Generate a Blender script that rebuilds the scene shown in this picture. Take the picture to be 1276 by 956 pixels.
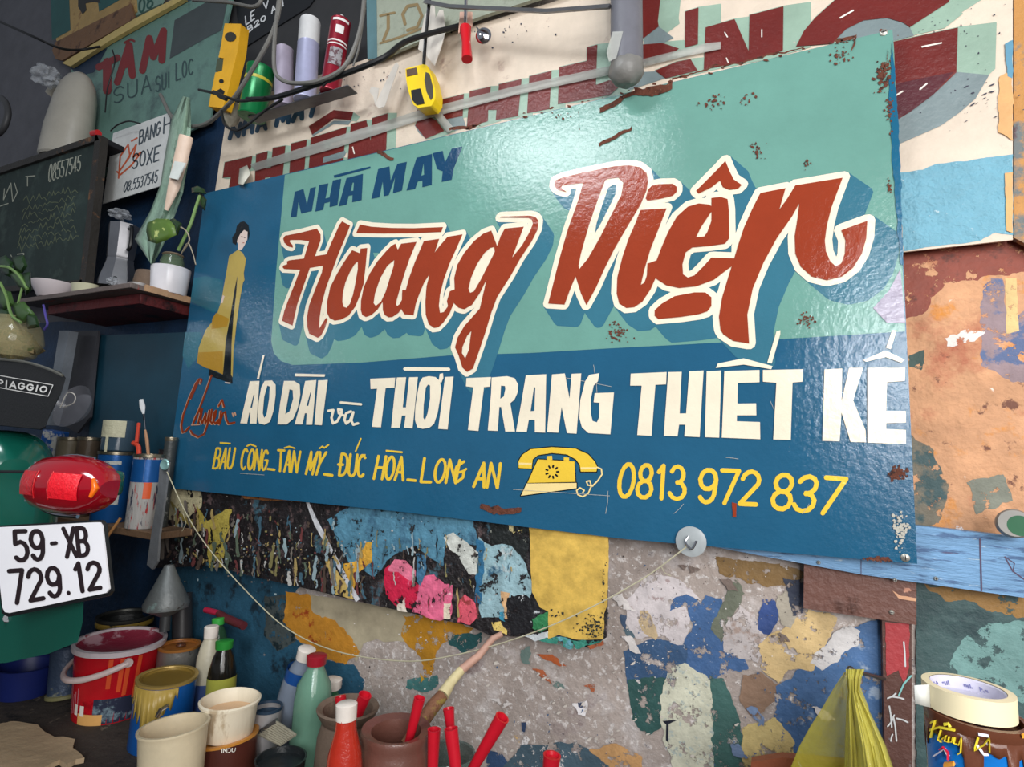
import bpy, math, random
from mathutils import Vector, Matrix, noise
from mathutils.geometry import tessellate_polygon, delaunay_2d_cdt
for o in list(bpy.data.objects): bpy.data.objects.remove(o)
random.seed(7)
SC = bpy.context.scene
V = Vector
# ---------------- camera ----------------
F = 700.0; CZ = 0.73
RX = V((0.90095042, -0.01239272, -0.43374504))      # world x in camera axes (right, down, forward)
RY = V((0.43135985, 0.1340457, 0.89216615))
RZ = V((0.0470853, -0.99089766, 0.12611425))
cd = bpy.data.cameras.new('camera'); cam = bpy.data.objects.new('camera', cd); SC.collection.objects.link(cam)
cd.sensor_fit = 'HORIZONTAL'; cd.sensor_width = 36; cd.lens = 36 * F / 1276; cd.clip_start = 0.02
cam.matrix_world = Matrix(((RX[0], -RX[1], -RX[2], 0), (RY[0], -RY[1], -RY[2], 0), (RZ[0], -RZ[1], -RZ[2], CZ), (0, 0, 0, 1)))
SC.camera = cam
# ---------------- world, lights, exposure ----------------
W = bpy.data.worlds.new('world'); SC.world = W; W.use_nodes = True
W.node_tree.nodes['Background'].inputs[0].default_value = (0.80, 0.88, 1.0, 1); W.node_tree.nodes['Background'].inputs[1].default_value = 0.26
def area(name, loc, target, sx, sy, power, color):
    l = bpy.data.lights.new(name, 'AREA'); l.shape = 'RECTANGLE'; l.size = sx; l.size_y = sy; l.energy = power; l.color = color
    o = bpy.data.objects.new(name, l); SC.collection.objects.link(o); o.location = loc
    o.rotation_euler = (V(target) - V(loc)).to_track_quat('-Z', 'Y').to_euler(); return o
area('shop_opening', (1.35, -0.95, 1.32), (-0.35, 1.6, 0.95), 1.8, 1.6, 66, (1.0, 0.97, 0.94))
area('ceiling_tube', (-0.98, -0.18, 2.23), (-0.9, 0.5, 0.5), 0.72, 0.36, 17.0, (0.92, 0.97, 1.0))
area('back_window', (-5.55, -2.3, 1.95), (-1, 1, 0.8), 0.28, 0.24, 5, (0.9, 0.96, 1.0))
SC.view_settings.view_transform = 'Standard'; SC.view_settings.look = 'None'; SC.view_settings.gamma = 1
SC.view_settings.use_curve_mapping = False; SC.view_settings.exposure = 0.0
area('bright_doorway', (0.66, -1.6, 1.36), (0.1, 1.1, 0.9), 0.26, 0.8, 24, (0.9, 0.96, 1.0))
# ---------------- helpers ----------------
def ray(px, py):
    c = V((px - 638, py - 478, F)); return V((RX.dot(c), RY.dot(c), RZ.dot(c)))
def P(px, py, y):
    r = ray(px, py); r = r * (y / r.y); r.z += CZ; return r
def PZ(px, py, z):
    r = ray(px, py); r = r * ((z - CZ) / r.z); r.z += CZ; return r
def dep(w): return RX.z * w.x + RY.z * w.y + RZ.z * (w.z - CZ)
def pm(n, w): return n * dep(w) / F                # n pixels at point w in metres
def lin(c):
    return tuple((x / 12.92 if x <= 0.04045 else ((x + 0.055) / 1.055) ** 2.4) for x in (v / 255 for v in c)) + (1,)
MATS = {}
def mat(name, col, rough=0.5, metal=0, bump=0.0, bs=60, spots=(), alpha=1, trans=0, coat=0, var=0.12, spec=0.5, vs=9, ior=1.45, peel=0, stretch=None):
    if name in MATS: return MATS[name]
    m = bpy.data.materials.new(name); m.use_nodes = True; nt = m.node_tree; N = nt.nodes; L = nt.links
    b = N['Principled BSDF']; tc = N.new('ShaderNodeTexCoord'); out = tc.outputs['Object']
    if stretch:
        mp = N.new('ShaderNodeMapping'); mp.inputs['Scale'].default_value = stretch; L.new(out, mp.inputs[0]); out = mp.outputs[0]
    def nz(sc, det=6, ro=0.6):
        n = N.new('ShaderNodeTexNoise'); n.inputs['Scale'].default_value = sc; n.inputs['Detail'].default_value = det
        n.inputs['Roughness'].default_value = ro; L.new(out, n.inputs['Vector']); return n.outputs[0]
    def mix(a, c2, fac):
        x = N.new('ShaderNodeMix'); x.data_type = 'RGBA'
        if isinstance(a, tuple): x.inputs[6].default_value = a
        else: L.new(a, x.inputs[6])
        if isinstance(c2, tuple): x.inputs[7].default_value = c2
        else: L.new(c2, x.inputs[7])
        L.new(fac, x.inputs[0]); return x.outputs[2]
    base = lin(col); cur = base
    if var:
        r = N.new('ShaderNodeMapRange'); L.new(nz(vs, 5, 0.65), r.inputs[0]); r.inputs[1].default_value = 0.3; r.inputs[2].default_value = 0.7
        lo = tuple(x * (1 - var * 1.4) for x in base[:3]) + (1,); hi = tuple(min(1, x * (1 + var)) for x in base[:3]) + (1,)
        cur = mix(lo, hi, r.outputs[0])
    for (c2, sc, th, soft) in spots:
        r = N.new('ShaderNodeMapRange'); L.new(nz(sc, 8, 0.68), r.inputs[0]); r.inputs[1].default_value = th; r.inputs[2].default_value = th + soft
        cur = mix(cur, lin(c2), r.outputs[0])
    if isinstance(cur, tuple): b.inputs['Base Color'].default_value = cur
    else: L.new(cur, b.inputs['Base Color'])
    b.inputs['Roughness'].default_value = rough; b.inputs['Metallic'].default_value = metal; b.inputs['Alpha'].default_value = alpha
    b.inputs['Transmission Weight'].default_value = trans; b.inputs['Coat Weight'].default_value = coat; b.inputs['Coat Roughness'].default_value = 0.08
    b.inputs['IOR'].default_value = ior; b.inputs['Specular IOR Level'].default_value = spec
    if peel:
        r = N.new('ShaderNodeMapRange'); L.new(nz(22 + 9 * peel, 9, 0.72), r.inputs[0]); r.inputs[1].default_value = peel; r.inputs[2].default_value = peel + 0.015; L.new(r.outputs[0], b.inputs['Alpha'])
    if bump:
        bn = N.new('ShaderNodeBump'); bn.inputs['Strength'].default_value = bump; bn.inputs['Distance'].default_value = 0.01
        L.new(nz(bs, 6, 0.6), bn.inputs['Height']); L.new(bn.outputs[0], b.inputs['Normal'])
        if coat: L.new(bn.outputs[0], b.inputs['Coat Normal'])
    MATS[name] = m; return m
def align(base, up=(0, 0, 1), spin=0):
    q = V((0, 0, 1)).rotation_difference(V(up).normalized()); return Matrix.Translation(V(base)) @ q.to_matrix().to_4x4() @ Matrix.Rotation(spin, 4, 'Z')
class MB:
    def __init__(s): s.v = []; s.f = []; s.m = []; s.pl = {}
    def flat(s, S, loop2, lift, mi=0): s.pl.setdefault((id(S), lift, mi), (S, []))[1].append(loop2)
    def finish(s):                                        # union of overlapping flat brush marks, as one clean triangulation
        for (k, lift, mi), (S, loops) in s.pl.items():
            vs = []; fs = []
            for l in loops:
                n = len(vs); l = list(l)
                if sum(l[i - 1][0] * l[i][1] - l[i][0] * l[i - 1][1] for i in range(len(l))) < 0: l = l[::-1]
                vs += [V(p) for p in l]; fs.append(list(range(n, n + len(l))))
            r = delaunay_2d_cdt(vs, [], fs, 0, 1e-7, True)
            out = []
            for f, og in zip(r[2], r[5]):
                if not og: continue
                a, b, c = (r[0][i] for i in f)
                ar = (b - a).cross(c - a)
                if abs(ar) < 1e-12: continue
                q = (S.to3(b) - S.to3(a)).cross(S.to3(c) - S.to3(a)).dot(S.n)
                out.append(list(f) if q > 0 else list(f)[::-1])
            s.add([S.to3(p, lift) for p in r[0]], out, mi)
        s.pl = {}; return s
    def add(s, vs, fs, mi=0):
        n = len(s.v); s.v += [V(p) for p in vs]; s.f += [[i + n for i in f] for f in fs]; s.m += [mi] * len(fs); return s
    def lathe(s, prof, M=None, n=28, mi=0, a0=0, a1=2 * math.pi, wob=0, squash=1):
        full = abs(a1 - a0 - 2 * math.pi) < 1e-6; M = M or Matrix(); vs = []; fs = []; k = n if full else n + 1
        for (r, z) in prof:
            for i in range(k):
                a = a0 + (a1 - a0) * i / n; rr = r * (1 + wob * noise.noise(V((math.cos(a) * 2, math.sin(a) * 2, z * 25))))
                vs.append(M @ V((rr * math.cos(a), rr * math.sin(a) * squash, z)))
        for j in range(len(prof) - 1):
            for i in range(n):
                i2 = (i + 1) % k if full else i + 1
                fs.append([j * k + i, j * k + i2, (j + 1) * k + i2, (j + 1) * k + i])
        return s.add(vs, fs, mi)
    def tube(s, pts, r, n=8, mi=0, sm=0, flat=1):
        pts = [V(p) for p in pts]
        if sm and len(pts) > 2:
            q = []; e = [pts[0] * 2 - pts[1]] + pts + [pts[-1] * 2 - pts[-2]]
            rs = r if isinstance(r, (list, tuple)) else None; rq = []
            for i in range(1, len(e) - 2):
                for t in range(sm):
                    u = t / sm; a, b, c, d = e[i - 1], e[i], e[i + 1], e[i + 2]
                    q.append(0.5 * ((2 * b) + (c - a) * u + (2 * a - 5 * b + 4 * c - d) * u * u + (3 * b - a - 3 * c + d) * u ** 3))
                    if rs: rq.append(rs[i - 1] * (1 - u) + rs[i] * u)
            q.append(pts[-1]); pts = q
            if rs: rq.append(rs[-1]); r = rq
        R = r if isinstance(r, (list, tuple)) else [r] * len(pts)
        vs = []; fs = []; t0 = (pts[1] - pts[0]).normalized(); u = t0.orthogonal().normalized()
        for i, p in enumerate(pts):
            t = (pts[min(i + 1, len(pts) - 1)] - pts[max(i - 1, 0)]).normalized()
            u = (u - t * u.dot(t)); u = u.normalized() if u.length > 1e-6 else t.orthogonal().normalized(); w = t.cross(u)
            for k in range(n):
                a = 2 * math.pi * k / n; vs.append(p + (u * math.cos(a) + w * math.sin(a) * flat) * R[i])
        for i in range(len(pts) - 1):
            for k in range(n): fs.append([i * n + k, i * n + (k + 1) % n, (i + 1) * n + (k + 1) % n, (i + 1) * n + k])
        fs.append(list(range(n))[::-1]); fs.append([(len(pts) - 1) * n + k for k in range(n)])
        return s.add(vs, fs, mi)
    def box(s, c, size, M=None, mi=0):
        M = M or Matrix(); vs = [M @ (V(c) + V((size[0] * x / 2, size[1] * y / 2, size[2] * z / 2))) for x in (-1, 1) for y in (-1, 1) for z in (-1, 1)]
        return s.add(vs, [[0, 1, 3, 2], [4, 6, 7, 5], [0, 4, 5, 1], [2, 3, 7, 6], [0, 2, 6, 4], [1, 5, 7, 3]], mi)
    def ell(s, c, rad, M=None, n=16, mi=0, wob=0, ws=8):
        M = M or Matrix.Translation(V(c)); h = n // 2; vs = []; fs = []
        for j in range(h + 1):
            t = math.pi * j / h
            for i in range(n):
                a = 2 * math.pi * i / n; p = V((math.sin(t) * math.cos(a), math.sin(t) * math.sin(a), math.cos(t)))
                k = 1 + wob * noise.noise(p * ws * 0.3 + V(c)); vs.append(M @ V((p.x * rad[0] * k, p.y * rad[1] * k, p.z * rad[2] * k)))
        for j in range(h):
            for i in range(n): fs.append([j * n + i, (j + 1) * n + i, (j + 1) * n + (i + 1) % n, j * n + (i + 1) % n])
        return s.add(vs, fs, mi)
    def poly3(s, loops, mi=0, back=None):                 # filled 3-D polygon with holes, optional thickness vector
        tr = tessellate_polygon([[V(p) for p in l] for l in loops]); flat = [V(p) for l in loops for p in l]
        fs = []
        for t in tr:
            a, b, c = (flat[i] for i in t)
            nrm = (b - a).cross(c - a)
            if nrm.length < 1e-12: continue
            ctr = (a + b + c) / 3 - V((0, 0, CZ))
            fs.append(list(t) if nrm.dot(ctr) < 0 else list(t)[::-1])
        s.add(flat, fs, mi)
        if back is not None:
            bk = V(back); s.add([p + bk for p in flat], [f[::-1] for f in fs], mi)
            for l in loops:
                n = len(l); s.add([V(p) for p in l] + [V(p) + bk for p in l], [[i, (i + 1) % n, n + (i + 1) % n, n + i] for i in range(n)], mi)
        return s
    def grid(s, rows, mi=0, thick=None):
        n = len(rows[0]); vs = [V(p) for r in rows for p in r]; fs = []
        for j in range(len(rows) - 1):
            for i in range(n - 1): fs.append([j * n + i, j * n + i + 1, (j + 1) * n + i + 1, (j + 1) * n + i])
        return s.add(vs, fs, mi)
def link(o): SC.collection.objects.link(o)
def mk(name, mb, mats, base=V((0, 0, 0)), bevel=0, solid=0, smooth=True, subd=0):
    mb.finish(); me = bpy.data.meshes.new(name); me.from_pydata([v - base for v in mb.v], [], mb.f)
    for m in (mats if isinstance(mats, (list, tuple)) else [mats]): me.materials.append(m)
    me.polygons.foreach_set('material_index', mb.m)
    if smooth and not subd: me.shade_smooth(); me.set_sharp_from_angle(angle=math.radians(38))
    if subd: me.shade_smooth()
    me.update(); o = bpy.data.objects.new(name, me); link(o)
    if solid: md = o.modifiers.new('solid', 'SOLIDIFY'); md.thickness = solid; md.offset = 0
    if subd: md = o.modifiers.new('subd', 'SUBSURF'); md.levels = subd; md.render_levels = subd
    if bevel: md = o.modifiers.new('bevel', 'BEVEL'); md.width = bevel; md.segments = 2; md.limit_method = 'ANGLE'
    return o
class Thing:
    def __init__(s, name, label, cat, base=(0, 0, 0), group=None, kind=None):
        s.e = bpy.data.objects.new(name, None); link(s.e); s.e.location = V(base); s.b = V(base); s.e.empty_display_size = 0.03
        if label: s.e['label'] = label
        if cat: s.e['category'] = cat
        if group: s.e['group'] = group
        if kind: s.e['kind'] = kind
    def part(s, name, mb, mats, parent=None, label=None, kind=None, **k):
        o = mk(name, mb, mats, s.b, **k); o.parent = parent or s.e
        if label: o['label'] = label
        if kind: o['kind'] = kind
        return o
def single(name, mb, mats, label, cat, base, group=None, **k):
    o = mk(name, mb, mats, V(base), **k); o.location = V(base); o['label'] = label; o['category'] = cat
    if group: o['group'] = group
    return o
def struct(name, mb, mats, **k):
    o = mk(name, mb, mats, **k); o['kind'] = 'structure'; return o
# ---- flat painting on a plane ----
class Surf:                                              # plane through o with normal n; maps pixels to it
    def __init__(s, y=None, o=None, n=None):
        s.o = V((0, y, 0)) if y is not None else V(o); s.n = V((0, -1, 0)) if n is None else V(n).normalized()
        s.u = V((s.n.y, -s.n.x, 0)).normalized() * -1; s.w = s.n.cross(s.u) * 1.0
        if s.w.z < 0: s.w = -s.w
        if s.u.dot(V((1, 0, 0))) < 0: s.u = -s.u
    def at(s, px, py, lift=0):
        r = ray(px, py); c = V((0, 0, CZ)); o = s.o + s.n * lift
        return c + r * ((o - c).dot(s.n) / r.dot(s.n))
    def to2(s, p): d = p - s.o; return (d.dot(s.u), d.dot(s.w))
    def to3(s, q, lift=0): return s.o + s.u * q[0] + s.w * q[1] + s.n * lift
def Z(ox, oy, sc, pts): return [(ox + x / sc, oy + y / sc) for x, y in pts]
def rough(poly, amp=2.0, step=5, seed=0):
    out = []; n = len(poly)
    for i in range(n):
        a = poly[i]; b = poly[(i + 1) % n]; d = math.hypot(b[0] - a[0], b[1] - a[1]); k = max(1, int(d / step))
        for j in range(k):
            t = j / k; x = a[0] + (b[0] - a[0]) * t; y = a[1] + (b[1] - a[1]) * t
            out.append((x + amp * (noise.fractal(V((x * .06, y * .06, seed)), 0.8, 2.2, 4)), y + amp * noise.fractal(V((x * .06, y * .06, seed + 9.3)), 0.8, 2.2, 4)))
    return out
def hull2(pts):
    pts = sorted(set((round(p[0], 6), round(p[1], 6)) for p in pts))
    if len(pts) < 3: return pts
    def half(ps):
        h = []
        for p in ps:
            while len(h) > 1 and (h[-1][0] - h[-2][0]) * (p[1] - h[-2][1]) - (h[-1][1] - h[-2][1]) * (p[0] - h[-2][0]) <= 0: h.pop()
            h.append(p)
        return h
    a = half(pts); b = half(pts[::-1]); return a[:-1] + b[:-1]
def disc(c, r, n=10): return [(c[0] + r * math.cos(2 * math.pi * i / n), c[1] + r * math.sin(2 * math.pi * i / n)) for i in range(n)]
def fill(mb, S, loops, lift=0.0004, mi=0): return mb.poly3([[S.at(x, y, lift) for x, y in l] for l in loops], mi)
def grow(mb, S, loop, r, lift=0.0003, mi=0, shift=None, solid=True):   # union of discs (and shifted discs) along an outline
    q = [S.to2(S.at(x, y)) for x, y in loop]; n = len(q)
    for i in range(n if solid else n - 1):
        a, b = q[i], q[(i + 1) % n]; pts = disc(a, r) + disc(b, r)
        if shift:
            sa, sb = shift(a), shift(b); pts += disc((a[0] + sa[0], a[1] + sa[1]), r) + disc((b[0] + sb[0], b[1] + sb[1]), r)
        h = hull2(pts)
        if len(h) > 2: mb.flat(S, h, lift, mi)
    if solid: mb.flat(S, q, lift, mi)
def stroke(mb, S, pts, wpx, lift=0.0005, mi=0, taper=None):      # polyline brush in pixel space
    for i in range(len(pts) - 1):
        w0 = w1 = wpx / 2
        if taper: w0 = taper[i] / 2; w1 = taper[i + 1] / 2
        h = hull2(disc(pts[i], w0, 8) + disc(pts[i + 1], w1, 8))
        if len(h) > 2: mb.flat(S, [S.to2(S.at(x, y)) for x, y in h], lift, mi)
def arc(cx, cy, rx, ry, a0, a1, n=8): return [(cx + rx * math.cos(math.radians(a0 + (a1 - a0) * i / n)), cy + ry * math.sin(math.radians(a0 + (a1 - a0) * i / n))) for i in range(n + 1)]
O_ = arc(.5, .5, .5, .5, 0, 360, 14)
U_ = [(0, 0), (0, .7)] + arc(.5, .7, .5, .3, 180, 0, 6) + [(1, 0)]
D_ = [(0, 0), (.35, 0)] + arc(.35, .5, .65, .5, -90, 90, 8) + [(0, 1), (0, 0)]
FONT = {'A': [[(0, 1), (.5, 0), (1, 1)], [(.2, .66), (.8, .66)]], 'B': [[(0, 0), (.5, 0)] + arc(.5, .24, .4, .24, -90, 90, 5) + [(0, .48)], [(.5, .48)] + arc(.5, .74, .5, .26, -90, 90, 5) + [(0, 1), (0, 0)]],
 'C': [arc(.55, .5, .55, .5, -50, -310, 10)], 'D': [D_], 'Đ': [D_, [(-.3, .5), (.35, .5)]], 'E': [[(1, 0), (0, 0), (0, 1), (1, 1)], [(0, .5), (.8, .5)]], 'F': [[(1, 0), (0, 0), (0, 1)], [(0, .5), (.8, .5)]],
 'G': [arc(.5, .5, .5, .5, -45, -360, 10) + [(.55, .5)]], 'H': [[(0, 0), (0, 1)], [(1, 0), (1, 1)], [(0, .5), (1, .5)]], 'I': [[(.5, 0), (.5, 1)]], 'K': [[(0, 0), (0, 1)], [(1, 0), (0, .55)], [(.3, .4), (1, 1)]],
 'L': [[(0, 0), (0, 1), (1, 1)]], 'M': [[(0, 1), (.1, 0), (.5, .8), (.9, 0), (1, 1)]], 'N': [[(0, 1), (0, 0), (1, 1), (1, 0)]], 'O': [O_], 'P': [[(0, 1), (0, 0), (.5, 0)] + arc(.5, .27, .5, .27, -90, 90, 5) + [(0, .54)]],
 'R': [[(0, 1), (0, 0), (.5, 0)] + arc(.5, .27, .5, .27, -90, 90, 5) + [(0, .54)], [(.4, .54), (1, 1)]], 'S': [arc(.5, .26, .5, .26, -20, -250, 7) + arc(.5, .75, .5, .25, -70, 150, 7)], 'T': [[(0, 0), (1, 0)], [(.5, 0), (.5, 1)]],
 'U': [U_], 'Ư': [U_, [(1, .1), (1.25, -.05)]], 'V': [[(0, 0), (.5, 1), (1, 0)]], 'X': [[(0, 0), (1, 1)], [(1, 0), (0, 1)]], 'Y': [[(0, 0), (.5, .5), (1, 0)], [(.5, .5), (.5, 1)]],
 '0': [O_], '1': [[(.15, .2), (.6, 0), (.6, 1)]], '2': [arc(.5, .28, .5, .28, -170, 20, 7) + [(0, 1), (1, 1)]], '3': [arc(.45, .25, .45, .25, -160, 90, 7), arc(.45, .74, .55, .26, -90, 160, 7)],
 '4': [[(.7, 1), (.7, 0), (0, .7), (1, .7)]], '5': [[(.95, 0), (.1, 0), (.05, .42)] + arc(.45, .68, .55, .32, -120, 140, 8)], '7': [[(0, 0), (1, 0), (.35, 1)]], '8': [arc(.5, .25, .42, .25, 0, 360, 10), arc(.5, .74, .5, .26, 0, 360, 10)],
 '9': [arc(.5, .3, .48, .3, 0, 360, 10), [(.98, .3), (.95, .65)] + arc(.5, .7, .45, .3, 10, 150, 5)], '-': [[(.1, .5), (.9, .5)]], '.': [[(.5, .95), (.5, 1)]], '_': [[(0, 1), (1, 1)]], '/': [[(1, 0), (0, 1)]],
 'v': [[(0, .4), (.5, 1), (1, .4)]], 'e': [[(0, .7), (1, .7)] + arc(.5, .7, .5, .3, 0, -310, 8)], ' ': []}
WID = {'I': .35, '1': .7, ' ': .5, '.': .3, '-': .7, 'M': 1.3, '_': .9}
def text(mb, S, s, quad, w, gap=.3, lift=0.0005, mi=0, mono=False):
    (ax, ay), (bx, by), (cx, cy), (dx, dy) = quad
    ws = [1 if mono else WID.get(c, 1) for c in s]; tot = sum(ws) + gap * (len(s) - 1); x0 = 0
    for c, cw in zip(s, ws):
        for st in FONT.get(c, []):
            pts = []
            for (gx, gy) in st:
                u = (x0 + gx * cw) / tot; v = gy
                pts.append(((ax * (1 - u) + bx * u) * (1 - v) + (dx * (1 - u) + cx * u) * v, (ay * (1 - u) + by * u) * (1 - v) + (dy * (1 - u) + cy * u) * v))
            stroke(mb, S, pts, w, lift, mi)
        x0 += cw + gap
def board(S, outline, thick):                             # a sheet: traced outline with real thickness behind it
    mb = MB(); mb.poly3([[S.at(x, y) for x, y in outline]], 0, back=-S.n * thick); return mb
def blobs(mb, S, cx, cy, sx, sy, n, r0, r1, lift=0.0006, mi=0, el=1.0, ang=0, seed=1):
    rd = random.Random(seed)
    for _ in range(n):
        x = cx + rd.gauss(0, sx); y = cy + rd.gauss(0, sy); r = rd.uniform(r0, r1); k = 7; a0 = rd.random() * 6
        pts = []
        for i in range(k):
            a = a0 + 2 * math.pi * i / k; q = r * rd.uniform(.45, 1.3); ux, uy = q * math.cos(a), q * math.sin(a) * el
            pts.append((x + ux * math.cos(ang) - uy * math.sin(ang), y + ux * math.sin(ang) + uy * math.cos(ang)))
        h = hull2(pts)
        if len(h) > 2: mb.flat(S, [S.to2(S.at(px, py)) for px, py in h], lift, mi)
# ---------------- the setting ----------------
YW = 1.2
m_plaster = mat('plaster', (172, 158, 150), .85, bump=.6, bs=45, vs=5, var=.16, spots=[((194, 184, 180), 16, .52, .12), ((216, 208, 204), 60, .55, .05), ((110, 100, 100), 30, .62, .06), ((128, 108, 104), 8, .6, .1), ((232, 226, 222), 150, .64, .04)])
m_grey = mat('grey_wall_paint', (92, 92, 98), .8, bump=.15, bs=60)
mb = MB(); mb.box((-1, YW + .06, 1.5), (7.4, .12, 3.0)); wall = struct('wall_back', mb, m_plaster)
mb = MB(); mb.box((-1, -0.9, -.03), (7.4, 4.3, .06))
floor = struct('floor', mb, mat('floor_dirt', (62, 54, 48), .85, bump=.6, bs=35, vs=4, var=.3, spots=[((110, 98, 84), 25, .6, .05), ((24, 22, 22), 12, .56, .08), ((150, 140, 128), 90, .68, .03)]))
SW = Surf(YW)
PATCH = [0]
def patch(pts, col, lift=None, amp=3, seed=None, name='paint_patch', m=None, rgh=.6, spots=(), bump=.35, bs=50, peel=.43):
    PATCH[0] += 1; k = PATCH[0]
    mb = MB(); fill(mb, SW, [rough(pts, amp * 1.25, 2.6, k * 3.7)], .0008 + .00007 * k)
    mm = m or mat('wall_paint_%d' % k, col, rgh, bump=bump, bs=bs, vs=14, var=.2, spots=spots, peel=peel)
    o = mk(name, mb, mm); o.parent = wall
    return o
W7 = lambda pts: Z(700, 660, 3.23, pts)
sp = ((214, 206, 202), 95, .64, .03)
patch([(-500, -300), (140, -300), (140, 90), (112, 230), (112, 420), (-500, 420)], 0, m=m_grey, amp=1)
patch([(112, 90), (290, 60), (290, 250), (250, 400), (235, 700), (225, 720), (200, 980), (-500, 1000), (-500, 420), (112, 400)], (14, 44, 74), amp=1, peel=0, spots=[((8, 22, 40), 6, .55, .2)])
patch([(214, 660), (420, 690), (365, 742), (362, 790), (400, 822), (440, 828), (454, 850), (448, 875), (430, 900), (400, 930), (395, 990), (205, 990)], (40, 84, 108), peel=.33, spots=[((150, 175, 185), 60, .68, .03), ((22, 40, 52), 9, .58, .08)])
patch([(330, 742), (364, 744), (368, 800), (345, 812), (330, 790)], (70, 78, 78), spots=[((24, 40, 46), 30, .52, .06)])
patch([(384, 740), (510, 762), (508, 800), (480, 800), (470, 796), (452, 803), (444, 825), (430, 800), (400, 785), (386, 770)], (176, 164, 138), amp=1.5, bump=.1, peel=0)
patch([(356, 735), (386, 742), (390, 764), (420, 776), (440, 796), (448, 812), (430, 828), (398, 818), (372, 797), (354, 776)], (196, 134, 44), peel=.36, spots=[((150, 60, 20), 12, .62, .05)])
patch([(503, 766), (560, 772), (592, 782), (580, 800), (562, 795), (552, 806), (543, 818), (538, 842), (527, 845), (526, 820), (512, 806), (500, 792)], (190, 134, 36))
patch([(556, 790), (600, 788), (598, 802), (580, 816), (562, 806)], (44, 92, 94))
patch([(508, 846), (546, 842), (549, 856), (526, 862), (506, 854)], (70, 120, 118))
patch([(523, 838), (528, 846), (524, 850)], (200, 150, 40))
patch(W7([(620, 110), (900, 140), (1010, 180), (990, 240), (890, 230), (750, 215), (640, 180)]), (138, 108, 66))
patch(W7([(430, 330), (450, 270), (510, 256), (560, 300), (580, 255), (640, 280), (660, 440), (720, 500), (760, 560), (600, 600), (480, 560), (460, 480), (530, 380), (490, 300)]), (66, 100, 146), spots=[(sp[0], 60, .66, .03)])
patch(W7([(235, 335), (262, 345), (262, 400), (240, 380)]), (66, 84, 110))
patch(W7([(250, 400), (300, 395), (310, 430), (270, 450)]), (90, 110, 120))
patch(W7([(245, 490), (330, 455), (430, 430), (500, 470), (500, 540), (420, 650), (300, 690), (262, 610)]), (58, 88, 124), spots=[(sp[0], 70, .62, .03)])
patch(W7([(262, 610), (330, 590), (420, 600), (400, 800), (345, 822), (300, 790), (270, 700)]), (50, 88, 84), spots=[(sp[0], 80, .63, .03)])
patch(W7([(590, 580), (650, 600), (690, 700), (725, 800), (735, 1000), (600, 1000), (600, 700)]), (66, 104, 98), spots=[(sp[0], 60, .7, .03)])
patch(W7([(640, 290), (700, 200), (740, 260), (700, 330), (660, 420), (640, 460), (600, 400)]), (108, 112, 96))
patch(W7([(250, 290), (350, 190), (430, 185), (520, 230), (560, 290), (510, 262), (450, 272), (430, 325), (500, 300), (520, 400), (480, 472), (400, 432), (300, 442), (262, 380)]), (206, 196, 196), spots=[((170, 150, 148), 40, .58, .05)])
patch(W7([(310, 330), (350, 325), (385, 420), (375, 445), (330, 420)]), (196, 172, 136))
patch(W7([(650, 400), (720, 300), (770, 330), (820, 430), (790, 545), (720, 520), (655, 480)]), (196, 186, 184), spots=[((160, 140, 130), 30, .52, .08)])
patch(W7([(800, 280), (850, 275), (870, 350), (840, 430), (790, 400)]), (52, 76, 132))
patch(W7([(720, 590), (800, 575), (870, 630), (860, 700), (770, 760), (710, 690)]), (140, 112, 92), spots=[((90, 74, 66), 20, .6, .08)])
patch(W7([(860, 640), (960, 560), (1100, 420), (1330, 340), (1330, 1000), (900, 1000), (930, 880), (860, 760)]), (72, 106, 150), spots=[((150, 165, 185), 22, .58, .08), ((34, 56, 92), 8, .6, .1)])
patch(W7([(850, 420), (960, 350), (1000, 320), (1105, 350), (1110, 385), (1010, 560), (920, 570), (870, 622), (800, 560), (795, 470)]), (212, 182, 130), spots=[((176, 148, 100), 24, .6, .05)])
patch(W7([(860, 260), (900, 250), (950, 330), (920, 400), (880, 380)]), (176, 166, 150))
patch(W7([(890, 200), (985, 200), (985, 330), (930, 345)]), (60, 66, 84))
patch(Z(980, 620, 4.31, [(130, 880), (300, 690), (400, 710), (385, 780), (300, 850), (200, 930)]), (205, 200, 198))
patch(W7([(720, 800), (860, 755), (940, 850), (930, 1000), (735, 1000)]), (214, 190, 128), spots=[((90, 104, 140), 24, .6, .04)])
patch(W7([(430, 550), (500, 540), (600, 600), (610, 1000), (460, 1000), (410, 850), (398, 680)]), (208, 206, 184), spots=[((168, 178, 172), 60, .55, .06)])
patch(W7([(405, 770), (465, 768), (430, 785), (430, 860), (420, 850), (420, 785)]), (30, 34, 48), amp=.6)
patch(Z(460, 740, 4.425, [(940, 340), (1010, 330), (1090, 395), (1040, 400)]), (180, 92, 48))
patch(Z(460, 740, 4.425, [(900, 420), (960, 425), (1050, 500), (1000, 490)]), (170, 92, 56))
patch(Z(460, 740, 4.425, [(1000, 490), (1050, 480), (1080, 525), (1020, 520)]), (104, 124, 118))
patch(Z(460, 740, 4.425, [(835, 310), (880, 290), (885, 400), (845, 380)]), (104, 124, 118))
patch(Z(460, 740, 4.425, [(1180, 500), (1250, 500), (1240, 540)]), (176, 96, 60))
patch(Z(460, 740, 4.425, [(1130, 600), (1200, 590), (1200, 670), (1150, 660)]), (222, 216, 216))
patch(Z(460, 740, 4.425, [(838, 710), (865, 708), (860, 785), (845, 770)]), (50, 66, 96), amp=.5)
patch(Z(460, 740, 4.425, [(1150, 600), (1182, 600), (1175, 632), (1155, 625)]), (62, 70, 96), amp=.5)
patch(Z(460, 740, 4.425, [(795, 780), (830, 780), (825, 825)]), (214, 180, 130), amp=1)
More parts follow.
